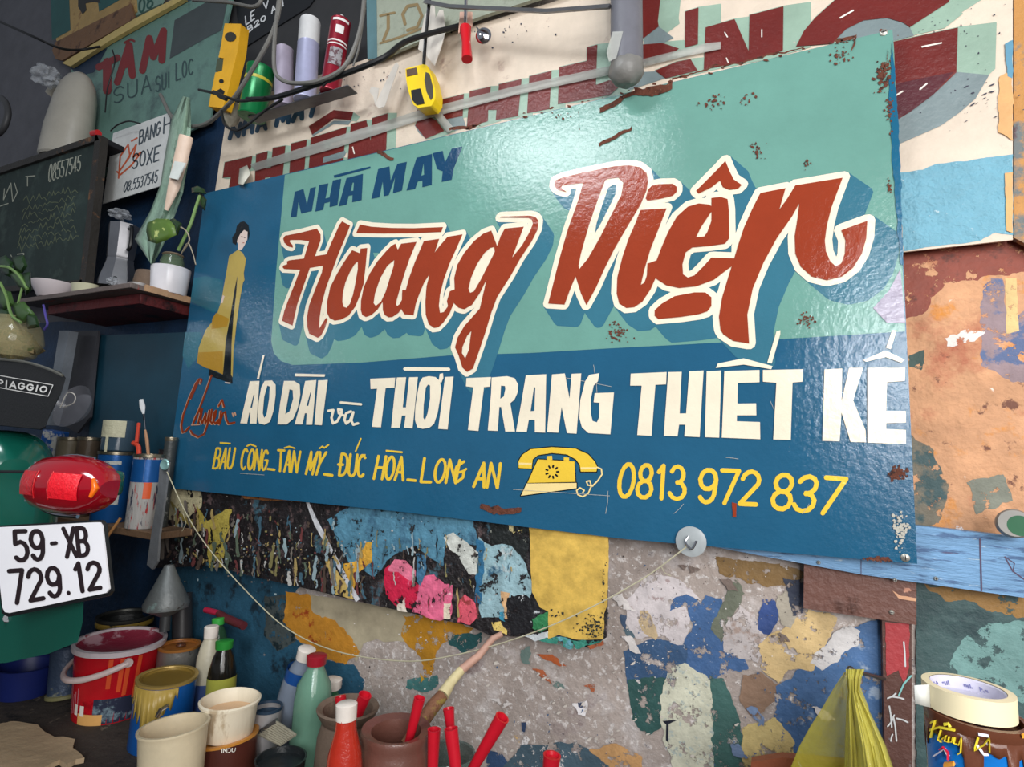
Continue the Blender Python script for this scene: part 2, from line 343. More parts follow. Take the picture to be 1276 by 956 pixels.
patch(Z(460, 740, 4.425, [(660, 860), (740, 880), (780, 980), (640, 980)]), (54, 78, 112), amp=2)
patch(Z(460, 740, 4.425, [(840, 760), (880, 800), (860, 900), (840, 880)]), (222, 216, 214), amp=2)
patch([(735, 935), (770, 925), (800, 945), (800, 990), (720, 990)], (196, 150, 100), amp=3)
patch([(650, 930), (720, 925), (760, 955), (700, 985), (600, 985)], (72, 92, 104), spots=[(sp[0], 50, .58, .03)])
# right of the signs
patch([(1118, 250), (1420, 230), (1420, 720), (1118, 700)], (212, 158, 118), amp=1, peel=0, rgh=.7, bump=.7, bs=38, spots=[((176, 100, 74), 5, .52, .12), ((216, 140, 60), 9, .56, .08), ((120, 78, 62), 24, .62, .05), ((232, 214, 200), 46, .68, .03)])
patch([(1120, 300), (1290, 300), (1290, 335), (1240, 345), (1180, 352), (1150, 390), (1120, 400)], (142, 70, 54), amp=3, spots=[((96, 50, 40), 14, .55, .08)])
patch([(1228, 348), (1250, 346), (1255, 400), (1290, 380), (1290, 470), (1262, 478), (1224, 455), (1222, 385)], (150, 128, 132), spots=[((88, 104, 142), 18, .52, .06)])
patch([(1252, 346), (1266, 346), (1270, 412), (1254, 416)], (222, 190, 128), amp=1)
patch([(1175, 422), (1200, 412), (1228, 414), (1215, 426), (1178, 434)], (232, 222, 214))
patch([(1134, 440), (1150, 436), (1154, 450), (1146, 462), (1132, 458)], (60, 80, 74))
patch([(1132, 540), (1160, 560), (1185, 610), (1170, 650), (1138, 668), (1130, 600)], (120, 112, 96), spots=[((60, 84, 86), 20, .5, .08)])
patch([(1205, 600), (1250, 590), (1262, 625), (1215, 640)], (128, 130, 116))
patch([(1188, 654), (1198, 655), (1204, 666), (1194, 664)], (236, 222, 220), amp=.6)
patch([(1142, 725), (1420, 740), (1420, 1000), (1142, 1000)], (64, 88, 88), amp=1, peel=0, rgh=.55, spots=[((40, 62, 66), 6, .55, .1)])
patch([(1182, 838), (1198, 800), (1230, 778), (1420, 760), (1420, 880), (1300, 900), (1240, 850)], (112, 150, 146), amp=4, spots=[((176, 196, 190), 60, .68, .03)])
patch([(1150, 730), (1420, 745), (1420, 790), (1276, 768), (1228, 762), (1215, 752), (1180, 748)], (150, 112, 60), amp=3)
m_white = mat('white_paint', (228, 222, 212), .6); 
for nm, col, seed, n, r1, ctrs in (('white_fleck', (226, 220, 216), 3, 260, 1.5, [(800, 800, 60, 50), (640, 860, 60, 50), (900, 760, 60, 40), (480, 830, 30, 25), (720, 720, 20, 50)]), ('blue_fleck', (70, 96, 130), 5, 70, 1.6, [(790, 760, 30, 40), (720, 900, 60, 30), (940, 860, 40, 40)]), ('dark_fleck', (66, 60, 60), 8, 150, 1.3, [(700, 850, 90, 60), (830, 700, 60, 20), (900, 780, 50, 40), (480, 860, 40, 30)]), ('pale_crack', (206, 196, 186), 9, 60, 4.0, [(800, 900, 70, 30), (660, 800, 50, 30), (740, 860, 30, 30)])):
    mb = MB()
    for q, (cx_, cy_, sx_, sy_) in enumerate(ctrs): blobs(mb, SW, cx_, cy_, sx_, sy_, n // len(ctrs), .4, r1, .0062 + .0002 * seed, el=.6, ang=seed, seed=seed * 10 + q)
    o = mk(nm, mb, mat(nm, col, .8, bump=.3)); o.parent = wall; o['kind'] = 'stuff'
for x0, y0, x1, y1, w_, col in ((760, 740, 790, 760, 10, 0), (775, 790, 800, 815, 8, 0), (930, 880, 955, 905, 14, 1), (905, 925, 935, 945, 10, 1), (612, 870, 640, 880, 6, 0), (845, 705, 870, 712, 9, 2), (895, 720, 920, 735, 9, 2), (1010, 880, 1040, 900, 8, 0), (960, 790, 985, 800, 7, 2)):
    patch([(x0, y0), ((x0 + x1) / 2, y0 + (y1 - y0) * .2 - w_ * .4), (x1, y1), ((x0 + x1) / 2, (y0 + y1) / 2 + w_)], ((222, 214, 210), (116, 136, 168), (120, 104, 96))[col], amp=3.5)
# ---------------- the big shop sign ----------------
SY = 1.133; S = Surf(SY)
SIGN = [(255, 241), (1112, 37), (1127, 330), (1136, 500), (1143, 703), (780, 672), (500, 638), (207, 608), (228, 420)]
SIGN = [SIGN[0], SIGN[1], SIGN[4], SIGN[5], SIGN[6], SIGN[7]]
b0 = S.at(675, 640)
sg = Thing('shop_sign', 'large blue and teal hand-painted tailor sign with red script lettering, topmost of the signs', 'sign', b0)
E_ = dict(bump=.10, bs=55, var=.06, vs=5)
def enamel(n, c, **k):
    q = dict(rough=.10, bump=.11, bs=75, var=.07, vs=6, spec=.5); q.update(k); return mat(n, c, **q)
e_blue = enamel('enamel_blue', (34, 90, 122)); e_teal = enamel('enamel_teal', (108, 156, 144)); e_red = enamel('enamel_red', (150, 58, 32)); e_cream = enamel('enamel_cream', (240, 228, 204))
e_shade = enamel('enamel_shade', (56, 112, 132)); e_gold = enamel('enamel_gold', (236, 196, 62)); e_navy = enamel('enamel_navy', (22, 66, 100)); e_black = enamel('enamel_black', (16, 24, 30))
e_rust = mat('rust', (104, 58, 42), .85, bump=.6, bs=120, spots=[((60, 34, 26), 80, .55, .06), ((150, 120, 100), 140, .64, .04)])
sg.part('panel', board(S, SIGN, .006), e_blue)
mb = MB(); fill(mb, S, [[(355, 218), (1112, 37), (1114, 60), (1128, 413), (1000, 421), (840, 430), (780, 433), (660, 440), (560, 443), (450, 452), (365, 455), (350, 450), (341, 440), (338, 425), (344, 340)]], .0003)
sg.part('teal_ground', mb, e_teal)
mb = MB(); LZ = lambda pts: Z(220, 260, 4.157, pts)
fill(mb, S, [LZ([(90, 360), (150, 350), (240, 370), (235, 520), (190, 540), (72, 480)])], .0003); fill(mb, S, [LZ([(45, 640), (130, 640), (120, 760), (60, 830), (30, 760)])], .0003)
sg.part('faded_patch', mb, enamel('enamel_faded', (36, 104, 124)))
R1 = lambda p: Z(340, 260, 5.3125, p); R2 = lambda p: Z(440, 260, 5.3125, p); R3 = lambda p: Z(540, 250, 4.156, p)
R4 = lambda p: Z(670, 180, 3.983, p); R5 = lambda p: Z(800, 180, 3.677, p); R6 = lambda p: Z(900, 180, 3.677, p)
SCRIPT = [
 [R1([(132,258),(105,252),(75,225),(68,200),(80,180),(120,172),(180,160),(292,132),(316,172),(316,210),(278,315),(355,302),(385,230),(440,108),(458,84),(511,112),(495,155),(430,310),(390,420),(350,530),(322,640),(310,720),(306,795),(352,722),(362,735),(345,790),(320,840),(298,856),(240,828),(228,785),(225,720),(240,640),(270,560),(325,420),(330,378),(245,393),(200,520),(160,640),(130,775),(60,742),(75,680),(100,610),(140,510),(180,405),(75,400),(64,388),(70,376),(95,368),(92,350),(110,342),(205,330),(240,215),(180,208),(115,208),(112,222),(130,240)])],
 [R1([(525,275),(575,295),(580,265),(625,260),(615,370),(600,500),(570,590),(545,650),(500,710),(450,735),(410,742),(375,725),(358,690),(358,620),(380,520),(420,440),(460,370),(500,310)]), R1([(562,350),(562,400),(545,500),(530,570),(510,630),(488,657),(468,650),(460,620),(463,560),(480,490),(510,420),(540,370)])],
 [R2([(45,105),(120,120),(250,128),(400,130),(595,122),(583,155),(400,163),(200,165),(20,162)])],
 [R2([(280,232),(296,272),(318,232),(420,220),(372,335),(340,430),(310,530),(290,600),(284,632),(292,645),(308,632),(325,600),(330,650),(300,690),(260,718),(235,720),(210,705),(197,675),(195,618),(160,670),(120,705),(85,718),(60,705),(50,670),(52,610),(70,520),(110,430),(160,350),(220,280),(255,245)]), R2([(272,340),(268,380),(240,470),(215,550),(185,615),(150,645),(135,625),(145,560),(180,460),(225,380)])],
 [R2([(468,215),(570,200),(540,290),(570,250),(625,187),(725,170),(690,250),(640,360),(600,470),(575,570),(568,640),(575,690),(600,685),(625,650),(640,600),(640,548),(655,540),(672,560),(665,630),(640,690),(600,750),(565,785),(535,790),(500,765),(480,700),(478,620),(485,520),(505,435),(470,490),(440,560),(415,630),(400,705),(340,700),(320,670),(325,538),(348,540),(370,460),(410,350)])],
 [R3([(300,155),(330,235),(350,180),(370,145),(468,135),(408,295),(460,230),(500,160),(515,120),(510,98),(490,90),(345,88),(350,83),(500,78),(530,85),(545,105),(540,150),(510,210),(450,300),(400,390),(330,500),(300,580),(270,680),(240,770),(205,870),(175,888),(150,865),(130,800),(112,760),(125,710),(160,650),(240,560),(275,410),(240,480),(200,540),(160,563),(130,555),(105,530),(78,560),(70,520),(85,470),(110,460),(108,400),(125,330),(160,270),(210,210),(260,170)]), R3([(315,240),(318,265),(280,340),(245,410),(210,470),(190,478),(182,455),(195,400),(225,330),(265,270),(295,245)]), R3([(197,675),(190,720),(185,770),(165,817),(148,790),(150,760),(175,700)])],
 [R4([(143,237),(100,225),(82,205),(85,180),(120,165),(220,140),(380,108),(450,103),(505,112),(540,140),(548,180),(540,230),(510,300),(450,400),(380,520),(330,620),(290,710),(242,798),(215,740),(188,655),(165,710),(133,795),(52,790),(75,700),(110,560),(150,420),(200,280),(225,192),(170,197),(120,205),(118,215)]), R4([(335,178),(350,170),(400,165),(425,190),(415,250),(370,340),(310,460),(250,565),(207,618),(203,600),(215,540),(255,400),(300,270)])],
 [R4([(545,280),(535,268),(548,225),(565,205),(600,197),(670,195),(690,210),(690,235),(670,255),(610,270)])],
 [R4([(510,325),(640,317),(600,420),(560,520),(530,620),(512,697),(530,685),(545,640),(545,592),(590,575),(600,630),(560,720),(520,780),(480,808),(440,812),(405,790),(392,740),(395,660),(420,560),(450,470),(485,390)])],
 [R5([(318,245),(360,240),(392,250),(398,300),(400,430),(380,455),(310,465),(230,472),(200,495),(185,550),(188,595),(210,610),(240,600),(280,560),(318,518),(430,522),(445,535),(395,570),(330,620),(250,650),(170,658),(110,645),(60,612),(20,640),(25,545),(65,535),(90,470),(120,400),(160,330),(210,285),(260,270),(305,275),(318,282)]), R5([(318,308),(318,350),(300,400),(285,422),(248,425),(270,380)])],
 [R5([(382,75),(400,120),(420,160),(457,185),(440,203),(400,208),(370,195),(358,165),(320,195),(260,225),(248,212),(300,160),(350,110)])],
 [R5([(75,800),(58,785),(58,760),(90,730),(150,695),(240,678),(290,678),(318,700),(318,740),(300,765),(260,778),(180,790)])],
 [R6([(175,222),(290,200),(262,298),(300,245),(335,187),(552,152),(530,210),(500,290),(480,370),(470,440),(475,490),(495,535),(520,558),(545,545),(562,500),(565,440),(545,393),(665,350),(660,430),(640,500),(600,565),(550,605),(480,622),(410,605),(360,560),(335,500),(332,420),(345,340),(353,270),(320,330),(250,430),(190,540),(140,660),(115,780),(123,912),(50,900),(5,870),(-8,850),(-15,790),(0,700),(30,600),(50,540),(70,470),(100,380),(140,290)])],
]
def sh(q):
    t = (q[0] + 1.4) / 1.5; return (.018 + .016 * t, -.048 + .012 * t)
ms = MB(); mc = MB(); mr = MB()
for lp in SCRIPT:
    grow(ms, S, lp[0], .0125, .0006, shift=sh)
    for i, l in enumerate(lp): grow(mc, S, l, .0118 if i == 0 else .008, .0012, solid=(i == 0))
# counters that show cream or shade again
sg.part('block_shade', ms, e_shade); sg.part('script_outline', mc, e_cream)
for i, lp in enumerate(SCRIPT): mr = MB(); fill(mr, S, lp, .0018 + .00006 * i); sg.part('script_letter', mr, e_red)
mb = MB()
for l in (R4([(375,200),(390,202),(385,250),(350,320),(310,400),(285,440),(290,400),(320,300),(350,215)]), R5([(232,503),(280,502),(258,535),(225,572)]), R5([(358,490),(410,468),(410,494)]), R5([(328,655),(356,640),(348,672)]), R5([(68,672),(88,682),(52,700)]),
          R1([(262,418),(285,425),(245,520),(215,620),(190,700),(185,650),(215,560),(245,460)])): fill(mb, S, [l], .0015); sg.part('shade_counter', mb, e_shade); mb = MB()

C6 = lambda p: Z(440, 430, 3.753, p); C7 = lambda p: Z(760, 410, 3.085, p); C3 = lambda p: Z(210, 400, 4.344, p); C8 = lambda p: Z(340, 150, 3.544, p)
mb = MB(); LK = 0
for lp in [
 [C6([(80,158),(197,153),(193,200),(152,202),(130,385),(88,383),(112,204),(82,206)])], [C6([(205,152),(248,151),(232,292),(247,292),(262,151),(303,150),(278,390),(238,387),(246,330),(228,330),(219,387),(178,387),(197,200)])],
 [C6([(325,152),(355,146),(385,150),(405,168),(412,200),(405,260),(395,320),(378,370),(355,388),(325,392),(300,385),(289,350),(291,290),(302,220),(311,175)]), C6([(350,185),(360,190),(360,250),(348,320),(336,352),(328,340),(330,280),(340,200)])],
 [C6([(405,135),(420,132),(422,155),(412,178),(400,170)])], [C6([(430,150),(470,148),(442,395),(398,392)])], [C6([(240,103),(450,106),(455,114),(450,122),(240,120),(233,112)])],
 [C6([(530,155),(645,150),(640,195),(612,197),(586,402),(537,398),(562,198),(528,193)])], [C6([(648,152),(720,146),(755,155),(772,185),(770,220),(755,255),(735,272),(757,405),(712,405),(692,290),(684,290),(676,402),(630,400),(645,230)]), C6([(692,190),(710,192),(712,205),(705,240),(688,252)])],
 [C6([(808,142),(903,137),(898,410),(850,408),(850,350),(822,350),(812,407),(762,405),(785,280)]), C6([(846,195),(852,200),(848,308),(830,310)])], [C6([(930,138),(990,133),(1012,250),(1022,135),(1067,133),(1045,415),(1000,412),(975,290),(960,410),(907,408)])],
 [C6([(1085,170),(1105,140),(1152,132),(1145,170),(1125,190),(1112,250),(1112,320),(1120,355),(1140,362),(1150,340),(1152,270),(1125,268),(1130,225),(1220,222),(1203,418),(1100,412),(1070,385),(1058,340),(1062,260)])],
 [C7([(80,172),(218,166),(216,213),(175,215),(160,411),(105,408),(122,218),(78,218)])], [C7([(224,166),(276,165),(268,325),(293,325),(305,163),(360,160),(345,416),(286,413),(290,368),(266,368),(260,413),(207,411)])],
 [C7([(372,163),(428,160),(420,418),(365,416)])], [C7([(440,162),(575,158),(575,205),(492,208),(490,287),(562,286),(563,332),(488,332),(488,355),(577,358),(578,424),(430,418)])], [C7([(588,158),(743,155),(740,203),(702,206),(695,427),(628,425),(640,207),(588,203)])],
 [C7([(407,150),(415,133),(514,113),(625,143),(620,155),(514,137)])], [C7([(605,130),(640,10),(655,5),(655,20),(622,133)])], [C7([(825,156),(893,152),(890,280),(920,150),(973,150),(935,275),(983,390),(984,436),(925,434),(890,320),(883,432),(817,430)])],
 [C7([(990,150),(1135,150),(1133,200),(1065,205),(1062,315),(1137,315),(1138,360),(1062,362),(1062,385),(1138,388),(1138,443),(990,437)])], [C7([(973,120),(1060,83),(1133,118),(1120,130),(1060,108),(985,126)])], [C7([(1062,72),(1085,5),(1103,5),(1080,78)])],
 [C3([(440,327),(492,325),(476,556),(440,556),(443,497),(437,497),(425,556),(388,554)]), C3([(460,400),(465,400),(452,470),(443,470)])], [C3([(520,325),(560,322),(580,345),(580,400),(570,480),(550,545),(520,562),(490,555),(481,520),(489,430),(502,360)]), C3([(535,350),(548,355),(545,420),(530,510),(518,525),(510,500),(518,410)])],
 [C3([(625,325),(680,325),(710,345),(713,400),(700,470),(675,530),(640,560),(590,560),(605,440)]), C3([(655,370),(672,375),(675,420),(655,490),(632,505)])], [C3([(740,325),(800,320),(778,562),(745,562),(748,500),(738,500),(725,560),(683,560),(718,430)]), C3([(768,385),(772,390),(757,460),(747,460)])],
 [C3([(810,322),(862,320),(830,565),(790,562)])], [C3([(685,285),(848,290),(845,303),(685,300)])], [C3([(478,315),(510,185),(520,185),(490,315)])]]: LK += 1; ml = MB(); fill(ml, S, lp, .002 + .00003 * LK); sg.part('block_letter', ml, e_cream)
for st, w in ((C3([(868,487),(895,483),(885,525),(893,555),(915,545),(938,505),(940,482),(922,478),(925,500),(950,512)]), 3.2), (C3([(990,490),(965,500),(955,535),(965,556),(985,540),(1003,495),(992,540),(1003,562),(1028,555)]), 3.2), (C3([(935,442),(1045,452)]), 3)): stroke(mb, S, st, w, .002)
sg.part('small_cream_word', mb, e_cream)
mb = MB()
for lp in [[C8([(97,315),(135,303),(150,370),(165,300),(190,293),(172,400),(125,412),(113,360),(105,425),(78,428)])], [C8([(205,285),(245,278),(232,345),(250,340),(265,265),(302,258),(285,375),(250,383),(252,360),(228,366),(222,395),(187,403)])],
 [C8([(325,255),(398,236),(392,352),(350,362),(352,330),(335,333),(325,372),(290,380)]), C8([(352,275),(358,275),(355,310),(343,313)])], [C8([(268,243),(430,203),(432,212),(272,254)])], [C8([(465,215),(515,203),(520,265),(550,192),(592,183),(570,310),(530,322),(540,250),(512,330),(490,335),(485,270),(470,340),(435,347)])],
 [C8([(635,165),(703,148),(702,285),(660,295),(660,265),(640,270),(628,303),(590,310)]), C8([(665,190),(668,240),(655,245)])], [C8([(705,145),(750,135),(760,185),(790,125),(838,115),(800,210),(790,262),(745,272),(750,225),(725,215)])]]: ml = MB(); fill(ml, S, lp, .001); sg.part('navy_letter', ml, e_navy)
mb = MB()
for s_, q, w in (('BAU', C3([(262,690),(362,690),(345,800),(242,798)]), 2.1), ('CONG', C3([(405,693),(545,702),(530,808),(390,803)]), 2.2), ('TAN', C3([(595,700),(715,708),(695,820),(590,812)]), 2.3), ('MY', C3([(770,710),(855,712),(815,832),(745,828)]), 2.6), ('ĐUC', C3([(940,720),(1070,728),(1058,845),(925,835)]), 2.7),
   ('HOA', C6([(120,520),(245,525),(235,632),(98,625)]), 2.8), ('LON', C6([(335,530),(500,540),(480,645),(318,640)]), 2.9), ('AN', C6([(590,552),(690,555),(675,668),(565,662)]), 3.2),
   ('0813', C7([(48,518),(290,530),(288,655),(28,645)]), 4.2), ('972', C7([(350,540),(578,550),(562,675),(338,665)]), 4.5), ('837', C7([(635,558),(908,577),(862,712),(622,690)]), 4.8)): ml = MB(); text(ml, S, s_, q, w * 1.25, .28 if len(s_) < 4 else .32, .001); sg.part('gold_word', ml, e_gold)
for st, w in ((C3([(283,660),(335,664)]), 2), (C3([(428,678),(445,668),(475,680)]), 2), (C3([(630,688),(655,680),(685,690)]), 2), (C3([(820,690),(835,680),(845,688),(868,672)]), 2), (C3([(1015,705),(1043,638)]), 2), (C3([(1045,740),(1065,725)]), 2), (C3([(540,802),(575,806)]), 3), (C3([(845,830),(888,836)]), 3.5),
   (C6([(158,495),(230,502)]), 2.4), (C6([(257,630),(293,634)]), 3.5), (C6([(520,545),(485,570),(475,620),(490,640),(515,620),(520,590),(500,595)]), 3.4), (C6([(520,588),(530,580)]), 3)): stroke(mb, S, st, w, .0014)
sg.part('gold_accents', mb, e_gold, kind='stuff')
# telephone
HS = C6([(773,545),(790,515),(830,488),(930,478),(1040,485),(1100,512),(1130,545),(1142,570),(1138,592),(1065,592),(1060,560),(1042,535),(1000,512),(930,505),(865,515),(840,535),(835,578),(775,575)])
BS = C6([(865,535),(1035,545),(1040,640),(815,645)]); BB = C6([(812,648),(1045,645),(1045,670),(785,705)])
mk_ = MB(); mg = MB(); mw = MB()
for l in (HS, BS, BB): grow(mk_, S, l, .0022, .0006)
fill(mg, S, [HS], .0011); fill(mg, S, [BS], .0011)
for l in (C6([(905,520),(930,518),(932,538),(905,538)]), C6([(985,525),(1010,527),(1010,542),(985,540)])): fill(mg, S, [l], .0011)
fill(mw, S, [BB], .0011)
stroke(mw, S, C6([(1142,572),(1162,580),(1165,605),(1145,635),(1120,660),(1098,655),(1092,638),(1108,635),(1115,660),(1100,695),(1075,710),(1052,700),(1046,680),(1062,668),(1082,680),(1075,690)]), 1.8, .0012)
for l in (C6([(775,550),(835,552),(835,560),(775,560)]), C6([(1065,572),(1138,572),(1138,580),(1065,582)])): fill(mw, S, [l], .0014)
for i in range(9):
    a = i * 2 * math.pi / 9; c = C6([(932 + 30 * math.cos(a), 593 + 30 * math.sin(a))])[0]; d = C6([(932 + 22 * math.cos(a), 593 + 22 * math.sin(a))])[0]; stroke(mk_, S, [c, d], 2.3, .0015)
sg.part('telephone_outline', mk_, e_black); sg.part('telephone', mg, e_gold); sg.part('telephone_base', mw, enamel('enamel_pale_gold', (244, 218, 150)))
# lady in the long dress
mg = MB(); md = MB(); mf = MB(); mk2 = MB()
fill(mg, S, [LZ([(272,245),(300,225),(320,213),(342,228),(360,262),(348,335),(352,370),(344,385),(314,352),(300,420),(278,560),(255,680),(240,860),(200,840),(150,825),(105,800),(115,720),(150,630),(205,560),(230,485),(240,430),(258,330)])], .001)
fill(mg, S, [LZ([(315,350),(345,380),(330,460),(310,600),(295,740),(290,875),(282,860),(285,700),(295,560),(310,430)])], .0012)
fill(md, S, [LZ([(185,570),(205,540),(272,570),(262,610),(180,625)])], .0014); sg.part('painted_lady_dress_fold', md, enamel('enamel_fold', (176, 134, 44))); md = MB(); fill(md, S, [LZ([(112,745),(240,740),(240,860),(200,840),(150,825),(105,800)])], .0014)
fill(mk2, S, [LZ([(312,360),(316,420),(304,520),(294,650),(288,760),(290,908),(165,865),(170,830),(238,862),(250,720),(280,540),(300,420)])], .0008)
fill(mk2, S, [LZ([(350,65),(372,85),(378,130),(370,165),(368,120),(350,110),(330,130),(315,160),(308,188),(290,178),(288,150),(305,125),(312,90),(330,70)])], .0014)
fill(mf, S, [LZ([(350,110),(368,120),(366,160),(352,190),(338,213),(318,213),(318,185),(310,165),(318,140),(335,120)])], .001); fill(mf, S, [LZ([(240,448),(248,455),(238,490),(228,490)])], .0014); stroke(mf, S, LZ([(255,902),(278,905)]), 1.5, .0014)
stroke(mk2, S, LZ([(338,145),(346,148)]), .7, .0016); stroke(mk2, S, LZ([(352,152),(360,150)]), .7, .0016); mm_ = MB(); stroke(mm_, S, LZ([(345,178),(352,178)]), .8, .0016); sg.part('painted_lady_mouth', mm_, e_red)
sg.part('painted_lady_dress', mg, enamel('enamel_dress', (184, 160, 84))); sg.part('painted_lady_dress_fold', md, enamel('enamel_fold', (176, 134, 44))); sg.part('painted_lady_skin', mf, enamel('enamel_skin', (222, 200, 190))); sg.part('painted_lady_trousers_and_hair', mk2, e_black)
# the word over the address, red script with a pale edge
CH = lambda p: Z(210, 440, 5.314, p); mb = MB(); mc = MB()
for st in ([(215,200),(222,175),(208,172),(185,200),(140,300),(100,410),(88,480),(95,525),(115,520),(140,490)], [(288,150),(245,270),(200,390),(165,470)], [(180,430),(210,370),(215,400),(198,468)], [(225,370),(215,440),(225,465),(250,400),(245,465),(262,440),(275,380),(262,470),(240,535),(200,556),(160,535),(150,515)],
   [(290,375),(278,450),(292,468),(312,420),(318,380),(305,395),(298,450),(315,468),(335,440),(330,465)], [(350,385),(340,470),(362,400),(378,390),(385,440),(400,468),(440,460)], [(335,350),(358,310),(370,355)], [(205,180),(150,300)]):
    stroke(mc, S, [(x - .9, y + .6) for x, y in CH(st)], 2.6, .0008); stroke(mb, S, CH(st), 2.3, .0012)
stroke(mc, S, CH([(425,400),(432,420)]), 2, .0008); stroke(mc, S, CH([(440,395),(445,410)]), 2, .0008); stroke(mc, S, CH([(155,478),(210,475)]), 1.2, .0016)
sg.part('small_script_outline', mc, enamel('enamel_dull_cream', (196, 150, 120))); sg.part('small_script', mb, enamel('enamel_brown_red', (134, 52, 24)))
# rust, chips and screws
mb = MB(); rd = random.Random(4)
def edge_rust(x0, y0, x1, y1, n, d):
    for i in range(n):
        t = rd.random(); blobs(mb, S, x0 + (x1 - x0) * t, y0 + (y1 - y0) * t + rd.random() * d, 2, 1, 1, 1.5, 4.5, .0022, el=.5, ang=-.24, seed=rd.random())
def worm(x0, y0, x1, y1, w, n=14, seed=0):
    p = rough([(x0, y0), ((x0 + x1) / 2, (y0 + y1) / 2), (x1, y1), (x1 - 1, y1 + w * .6), ((x0 + x1) / 2, (y0 + y1) / 2 + w), (x0, y0 + w * .7)], 3.5, 3, seed); fill(mb, S, [p], .0022)
worm(748, 135, 790, 112, 7, seed=3); worm(790, 110, 838, 102, 14, seed=5); worm(838, 96, 905, 80, 3, seed=6); worm(900, 82, 1000, 58, 3, seed=8); worm(1040, 50, 1068, 42, 6, seed=2); worm(1068, 46, 1060, 60, 5, seed=11)
worm(748, 178, 790, 155, 6, seed=9); worm(722, 135, 723, 162, 3, seed=12); worm(560, 160, 600, 152, 5, seed=1); worm(470, 186, 490, 196, 6, seed=14); worm(598, 628, 650, 634, 9, seed=21); worm(1105, 60, 1098, 110, 6, seed=22)
for (x, y, sx, sy, n, a, b) in ((1100, 95, 7, 16, 60, .8, 3), (1108, 130, 5, 25, 40, .6, 2), (890, 128, 12, 8, 30, .5, 2), (930, 125, 8, 8, 18, .5, 2), (945, 188, 7, 7, 26, .5, 2), (1006, 206, 4, 4, 12, .5, 1.6), (1108, 232, 2, 8, 22, .6, 1.8), (770, 415, 12, 9, 60, .5, 1.8), (1005, 400, 9, 6, 40, .5, 1.8), (1050, 70, 14, 7, 30, .6, 2.4), (1118, 590, 9, 7, 120, .6, 2.2), (1110, 705, 1, 1, 1, .5, 1), (1095, 697, 18, 2, 40, .8, 2.5), (700, 145, 14, 4, 14, .5, 1.6), (1118, 45, 1, 1, 1, .5, 1)):
    blobs(mb, S, x, y, sx * .6, sy * .6, n, a, b, .0022, seed=x + y)
for i in range(40):
    t = rd.random(); blobs(mb, S, 560 + 540 * t, 168 - 126 * t + rd.random() * 3 - 3, 1, 1, 1, 1, 3.5, .0022, el=.5, seed=i)
sg.part('rust', mb, e_rust, kind='stuff')
mb = MB(); blobs(mb, S, 1122, 660, 5, 9, 70, .8, 2.6, .0022, seed=8); blobs(mb, S, 990, 52, 1, 1, 1, 1, 2, .002, seed=3)
for (x0, y0, x1, y1) in ((740, 455, 745, 500), (905, 570, 920, 572), (640, 610, 760, 618), (960, 500, 975, 540), (300, 590, 330, 592), (700, 470, 762, 482), (840, 640, 852, 628), (1000, 640, 1008, 628), (755, 640, 758, 612)): stroke(mb, S, [(x0, y0), ((x0 + x1) / 2 + 1, (y0 + y1) / 2), (x1, y1)], .5, .0021)
sg.part('scraped_paint', mb, mat('bare_primer', (186, 182, 170), .7, bump=.4, bs=90), kind='stuff')
mb = MB(); worm2 = rough([(912, 626), (918, 628), (917, 645), (913, 644)], .6, 2, 4); fill(mb, S, [worm2], .0023); sg.part('red_drip', mb, e_red)
mb = MB(); fill(mb, S, [rough([(1112, 50), (1120, 160), (1126, 330), (1122, 330), (1112, 200), (1108, 120)], 2, 4, 5)], .002); sg.part('worn_edge', mb, enamel('enamel_edge', (30, 98, 130)))
mb = MB(); fill(mb, S, [[(1122, 335), (1128, 402), (1105, 402), (1088, 384), (1108, 362)]], .002); sg.part('mauve_patch', mb, enamel('enamel_mauve', (150, 140, 160)))
def screw(t, name, S_, x, y, r=.006, parent=None):
    c = S_.at(x, y); mb = MB(); mb.lathe([(0, .0035), (r * .6, .0034), (r, .0015), (r, 0)], align(c, S_.n), 12); mb2 = MB()
    mb.box((0, 0, .0036), (r * 1.2, r * .25, .0006), align(c, S_.n), 1); mb.box((0, 0, .0036), (r * .25, r * 1.2, .0006), align(c, S_.n), 1)
    return t.part('screw', mb, [mat('screw_steel', (190, 186, 176), .45, .8), mat('screw_slot', (40, 40, 42), .6)], parent=parent)
screw(sg, 's', S, 1101, 41, .0065); screw(sg, 's', S, 1128, 695, .0065)
# ---------------- sign behind ----------------
S1 = Surf(1.168); TT = Thing('shop_sign', 'long cream painted tailor sign with maroon block letters, half hidden behind the big blue sign', 'sign', S1.at(700, 80))
T1 = lambda p: Z(260, 80, 4.908, p); T2 = lambda p: Z(480, 60, 4.557, p); T3 = lambda p: Z(720, 0, 4.557, p); T4 = lambda p: Z(980, 0, 4.155, p)
def tail(x0, x1, y0, y1): return [(x0, y0), (x1, y1)]
Q = [(284, 133), (478, 66), (690, 2), (900, -64), (1262, -180), (1262, 299), (1126, 314), (900, 345), (600, 390), (236, 450)]
TT.part('panel', board(S1, Q, .004), mat('old_cream_paint', (222, 205, 186), .55, bump=.25, bs=50, vs=7, var=.1, spots=[((120, 100, 92), 75, .68, .03), ((186, 160, 146), 16, .6, .1)]))
m_mar = mat('maroon_paint', (108, 36, 32), .32, bump=.22, bs=90, var=.12, spots=[((180, 140, 128), 180, .7, .02)]); m_sage = mat('sage_paint', (148, 174, 156), .35, bump=.2, bs=60); m_gsh = mat('grey_shade_paint', (122, 136, 138), .35, bump=.2, bs=60)
mb = MB(); fill(mb, S1, [rough([(1118, 215), (1150, 212), (1165, 205), (1262, 192), (1262, 292), (1240, 290), (1222, 300), (1126, 313)], 1.5, 4, 2)], .0005)
